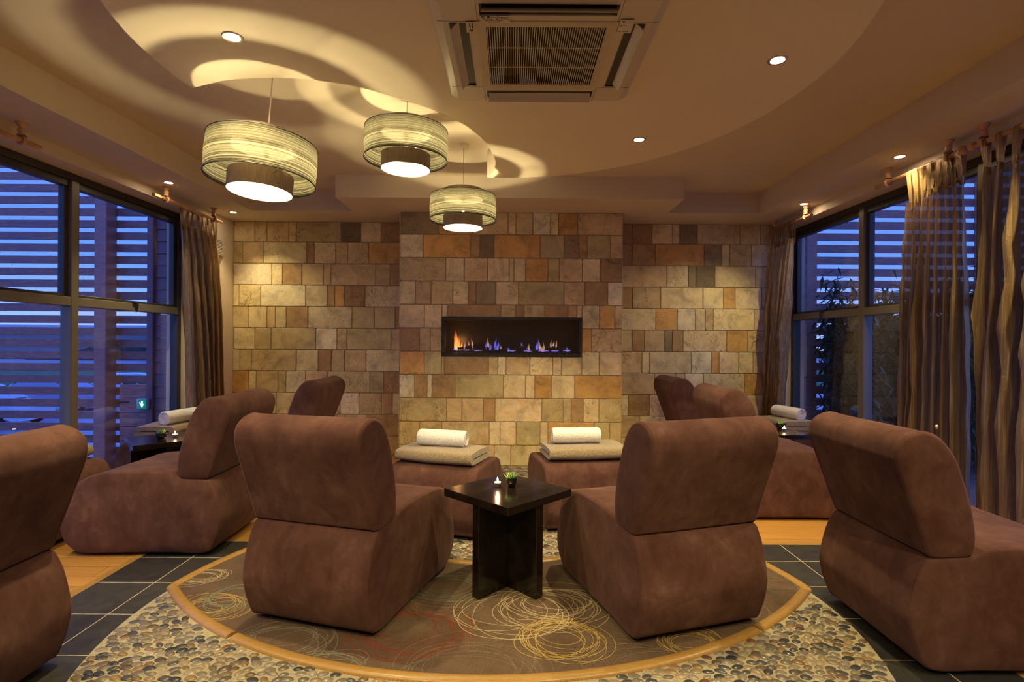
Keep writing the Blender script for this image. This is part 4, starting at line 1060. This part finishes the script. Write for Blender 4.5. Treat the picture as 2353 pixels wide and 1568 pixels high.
for i, (x, y, w, h, lab) in enumerate(((-95, 84, 44, 1.3, 'dark distant hedge far left beyond the lawn'), (-55, 82, 34, 1.9, 'dark distant hedge beyond the lawn, middle stretch'), (-22, 80, 30, 1.6, 'dark distant hedge beyond the lawn nearest the screen post'))):
    mb = MB(); nx = 60; vs = []; fs = []; sec = 10
    for k in range(nx+1):
        X = -w/2+w*k/nx; e2 = min(1, 3*min(k, nx-k)/nx+.15)
        for j in range(sec+1):
            a_ = PI*j/sec; rr = 1+hr.uniform(-.18, .18); vs.append((X+hr.uniform(-.2, .2), 1.4*math.cos(a_)*rr, h*math.sin(a_)*rr*e2))
    for k in range(nx):
        for j in range(sec): q = k*(sec+1)+j; fs.append((q, q+1, q+sec+2, q+sec+1))
    mb.add(vs, fs); o = mb.build('hedge', hd_, None, 180, (x, y, -1.8)); tag(o, lab, 'hedge', 'hedges beyond the lawn')

# slatted cedar screens, facing the viewpoint
def screen(name, X0, X1, Y, posts, label, zlo=-.09, zhi=4.1, ph=0.0, pitch=.1325, sh=.086):
    r = empty(name, ((X0+X1)/2, Y, zlo), 0, label, 'screen'); xc = (X0+X1)/2
    m = MB(); z = zlo+ph
    while z < zhi:
        m.rbox(X0-xc, X1-xc, -.011, .011, z-zlo, z-zlo+sh, .003, 1); z += pitch
    m.build('slat_panel', SLATW, r, 30)
    for p in posts: 
        m = MB(); m.rbox(p-.066-xc, p+.066-xc, -.175, -.012, -.02, zhi-zlo+.1, .006, 1); m.build('post', SLATW, r, 30)
    return r
lscreen = screen('slatted_screen', -9.5, -3.985, 6.05, [-4.45, -6.2, -8.0], 'dark cedar slatted screen outside the left window', ph=.028)
screen('slatted_screen', 3.45, 9.8, 6.9, [3.70, 5.9, 8.0], 'dark cedar slatted screen outside the right window behind bamboo', zhi=4.5, ph=.060, pitch=.149, sh=.097)
m = MB(); 
z = -.09
while z < 3.6:
    vs = [(-3.92, 5.985, z), (-3.62, 5.985, z), (-3.62, 6.0, z+.128), (-3.92, 6.0, z+.128)]
    m.box(-3.92, -3.50, 5.99, 6.10, z+.006, z+.131); z += .1325
    m.add([(-3.92, 5.978, z-.1265), (-3.5, 5.978, z-.1265), (-3.5, 5.99, z-.004), (-3.92, 5.99, z-.004), (-3.92, 5.99, z-.1265), (-3.5, 5.99, z-.1265)], [(0, 1, 2, 3), (4, 5, 1, 0), (4, 0, 3), (1, 5, 2)])
ext(m, 'wall_exterior_cladding', CLAP)
m = MB(); m.rbox(-3.99, -3.92, 5.94, 6.08, -.09, 3.6, .005, 1); ext(m, 'trim_3', CLAP)
# boarded gate low in the screen with push bar and exit sign
gx, gy = -4.14-lscreen.location.x, -.06
m = MB()
for k in range(6): m.rbox(-.155, .150, -.025, .02, .02+k*.155, .02+k*.155+.150, .004, 1)
gt = m.build('gate', SLATW, lscreen, 30, (gx, gy, 0))
m = MB(); m.rbox(-.165, -.135, -.034, -.02, .74, .77, .003); m.tube([(-.16, -.036, .755), (-.05, -.036, .757)], .008, 8); m.build('hinge', BLACKM, gt)
m = MB(); m.tube([(-.155, -.055, .660), (.075, -.055, .662), (.085, -.055, .672), (.088, -.055, .70), (.105, -.055, .708), (.13, -.05, .708)], .0045, 8); m.tube([(-.15, -.055, .66), (-.15, -.02, .66)], .004, 6); m.tube([(.07, -.055, .662), (.07, -.02, .662)], .004, 6)
m.build('push_bar', pm('white_paint_metal', (.75, .75, .78), rough=.3), gt)
sg_ = empty('exit_sign', (-3.995, 5.90, .655), 0, 'green exit sign with a white arrow outside the left window', 'sign')
m = MB(); m.rbox(-.055, .055, -.03, .03, -.058, .058, .014, 3); m.build('casing', pm('pale_sign_casing', (.60, .66, .80), rough=.3), sg_)
t_ = emit('sign_green', (.0, .13, .10), .55); t2_ = emit('sign_white', (.45, .55, .85), .7)
m = MB(); m.box(-.030, .052, -.0325, -.0305, -.050, .050); m.build('face', t_, sg_)
m = MB(); m.prism([(.002, .033), (.022, .033), (.022, -.005), (.036, -.005), (.036, .006), (.012, -.040), (-.016, .010), (-.016, .024), (.002, .004)][::-1], .0330, .0345, 0, Matrix.Rotation(PI/2, 4, 'X')); m.build('arrow', t2_, sg_)

m = MB(); m.box(4.12, 9.9, 7.06, 7.2, -.09, 1.60); ext(m, 'wall_garden', pm('dark_garden_block', (.055, .040, .036), (.08, .058, .05), scale=3, rough=.9))
# parked cars
def make_car(col):
    r = empty('car', (0, 0, 0), 0, '', 'car', 'parked cars')
    body = [(-2.05,.30),(-2.10,.55),(-2.02,.80),(-1.2,.92),(-.85,.96),(.2,.97),(1.15,.95),(1.85,.90),(2.02,.70),(2.05,.40),(2.0,.26),(0,.24),(-1.9,.24)]
    m = soft_prism(catmull(body, 4), .84, [(.16, 0), (.08, .02), (.03, .05), (0, .10)]); m.build('body', col, r, 50)
    cab = [(-1.15,.90),(-.35,1.42),(0,1.46),(.8,1.45),(1.25,1.33),(1.78,.92),(.5,.88)]
    m = soft_prism(catmull(cab, 4), .72, [(.2, 0), (.1, .03), (.04, .08), (0, .14)]); m.build('cabin', col, r, 50)
    gl = pm('car_glass', (.02, .025, .04), rough=.1)
    m = MB(); 
    for s in (-1, 1):
        for x0, x1, x2, x3 in ((-.95, -.32, .10, .10), (.18, .18, .72, .72), (.80, .80, 1.18, 1.52)):
            y0, y1 = s*.735, s*.700
            m.add([(x0, y0, .96), (x3, y0, .96), (x2, y1, 1.36), (x1, y1, 1.36)], [(0, 1, 2, 3)])
            m.add([(x0, y0-s*.02, .96), (x3, y0-s*.02, .96), (x2, y1-s*.02, 1.36), (x1, y1-s*.02, 1.36)], [(3, 2, 1, 0)])
    m.add([(-1.16, -.60, .95), (-1.16, .60, .95), (-.44, .52, 1.395), (-.44, -.52, 1.395)], [(0, 1, 2, 3)])
    m.build('window', gl, r, 0)
    for x in (-1.30, 1.28):
        for s in (-1, 1):
            m = MB(); T = Matrix.Translation((x, s*.80, .315)) @ Matrix.Rotation(PI/2, 4, 'X')
            m.lathe([(0, -.09), (.20, -.09), (.30, -.08), (.315, -.05), (.315, .05), (.30, .08), (.20, .09), (0, .09)], 24, T=T); w_ = m.build('wheel', pm('tyre', (.012, .012, .013), rough=.8), r, 40)
            m = MB(); m.lathe([(0, -.10), (.06, -.10), (.19, -.094), (.20, -.08)], 14, T=T); m.lathe([(.20, .08), (.19, .094), (.06, .10), (0, .10)], 14, T=T); m.build('hubcap', CHROME, w_, 40)
    return r
CW = pm('white_car_paint', (.70, .72, .76), rough=.2, coat=.5); CB = pm('pale_blue_car_paint', (.40, .46, .60), rough=.2, coat=.5)
cw = make_car(CW); cbl = make_car(CB)
for o, x, y, rz, lab in ((cw, -19.3, 19.8, PI, 'white parked car seen low through the slats at the left frame edge'), (cbl, -20.0, 24.0, PI+.1, 'pale blue parked car behind the white one, seen through the slats'), (copy_tree(cw), -19.4, 27.0, .5, 'white parked car farther back beside the window mullion')):
    o.location = (x, y, -1.82); o.rotation_euler = (0, 0, rz); o['label'] = lab
# low pale building on the skyline
bl_ = empty('building', (-80, 96, -1.8), 0, 'low distant building with a pale roof beyond the hedge', 'building')
m = MB(); m.box(-30, 22, -4, 4, 0, 4.2); m.build('wall', pm('pale_render', (.30, .30, .33), rough=.9), bl_); m = MB(); m.rbox(-31, 23, -5, 5, 4.2, 5.4, .2); m.build('roof', pm('frosty_roof', (.62, .64, .70), rough=.7), bl_)

# bamboo in front of the right screen
def bamboo(x, y, h, seed, label, nc=6, nleaf=420, spread=.34):
    r = empty('bamboo_plant', (x, y, -.09), 0, label, 'bamboo', 'bamboo outside the right window'); rg = random.Random(seed)
    m = MB(); tips = []
    for k in range(nc):
        bx, by = rg.uniform(-.15, .15), rg.uniform(-.08, .08); lean = (rg.uniform(-.16, .16), rg.uniform(-.10, .10)); hh = h*rg.uniform(.75, 1.0)
        pts = [(bx+lean[0]*t*t, by+lean[1]*t*t, hh*t) for t in [i/8 for i in range(9)]]; m.tube(pts, [.009*(1-.6*i/8) for i in range(9)], 6); tips.append(pts)
    m.build('culms', CULM, r, 60)
    m = MB()
    for k in range(nleaf):
        pts = rg.choice(tips); t = min(1, max(.10, rg.betavariate(2.4, 1.2))); i = min(int(t*8), 7); f = t*8-i; p = Vector(pts[i]).lerp(Vector(pts[i+1]), f)
        p += Vector((rg.gauss(0, spread*.5), rg.gauss(0, spread*.5), rg.gauss(0, .05))); p.x = max(-.26, min(.26, p.x)); p.y = max(-.4, min(.4, p.y))
        az = rg.uniform(0, 2*PI); dr_ = rg.uniform(-.9, .25); L_ = rg.uniform(.11, .20); w = L_*.10
        d1 = Vector((math.cos(az)*math.cos(dr_), math.sin(az)*math.cos(dr_), math.sin(dr_))); s_ = Vector((-math.sin(az), math.cos(az), 0)); dn = Vector((0, 0, -.18))
        a0_ = p; b1 = p+d1*L_*.35; c1 = p+d1*L_+dn*L_
        m.add([tuple(a0_), tuple(b1-s_*w+dn*L_*.1), tuple(b1+s_*w+dn*L_*.1), tuple(c1)], [(0, 1, 3), (0, 3, 2)])
    m.build('foliage', BAMB, r, 0); return r
for i, (x, y, h, lab) in enumerate(((3.82, 6.10, 2.25, 'leafy bamboo clump nearest the corner post outside the right window'), (4.46, 6.18, 2.20, 'bamboo clump outside, just left of the right window mullion'),
        (5.10, 6.10, 2.32, 'bamboo clump outside, right of the mullion of the right window'), (5.74, 6.15, 2.2, 'bamboo clump outside behind the see-through curtain'))):
    bamboo(x, y, h, 20+i, lab, 7, 2300, .30)
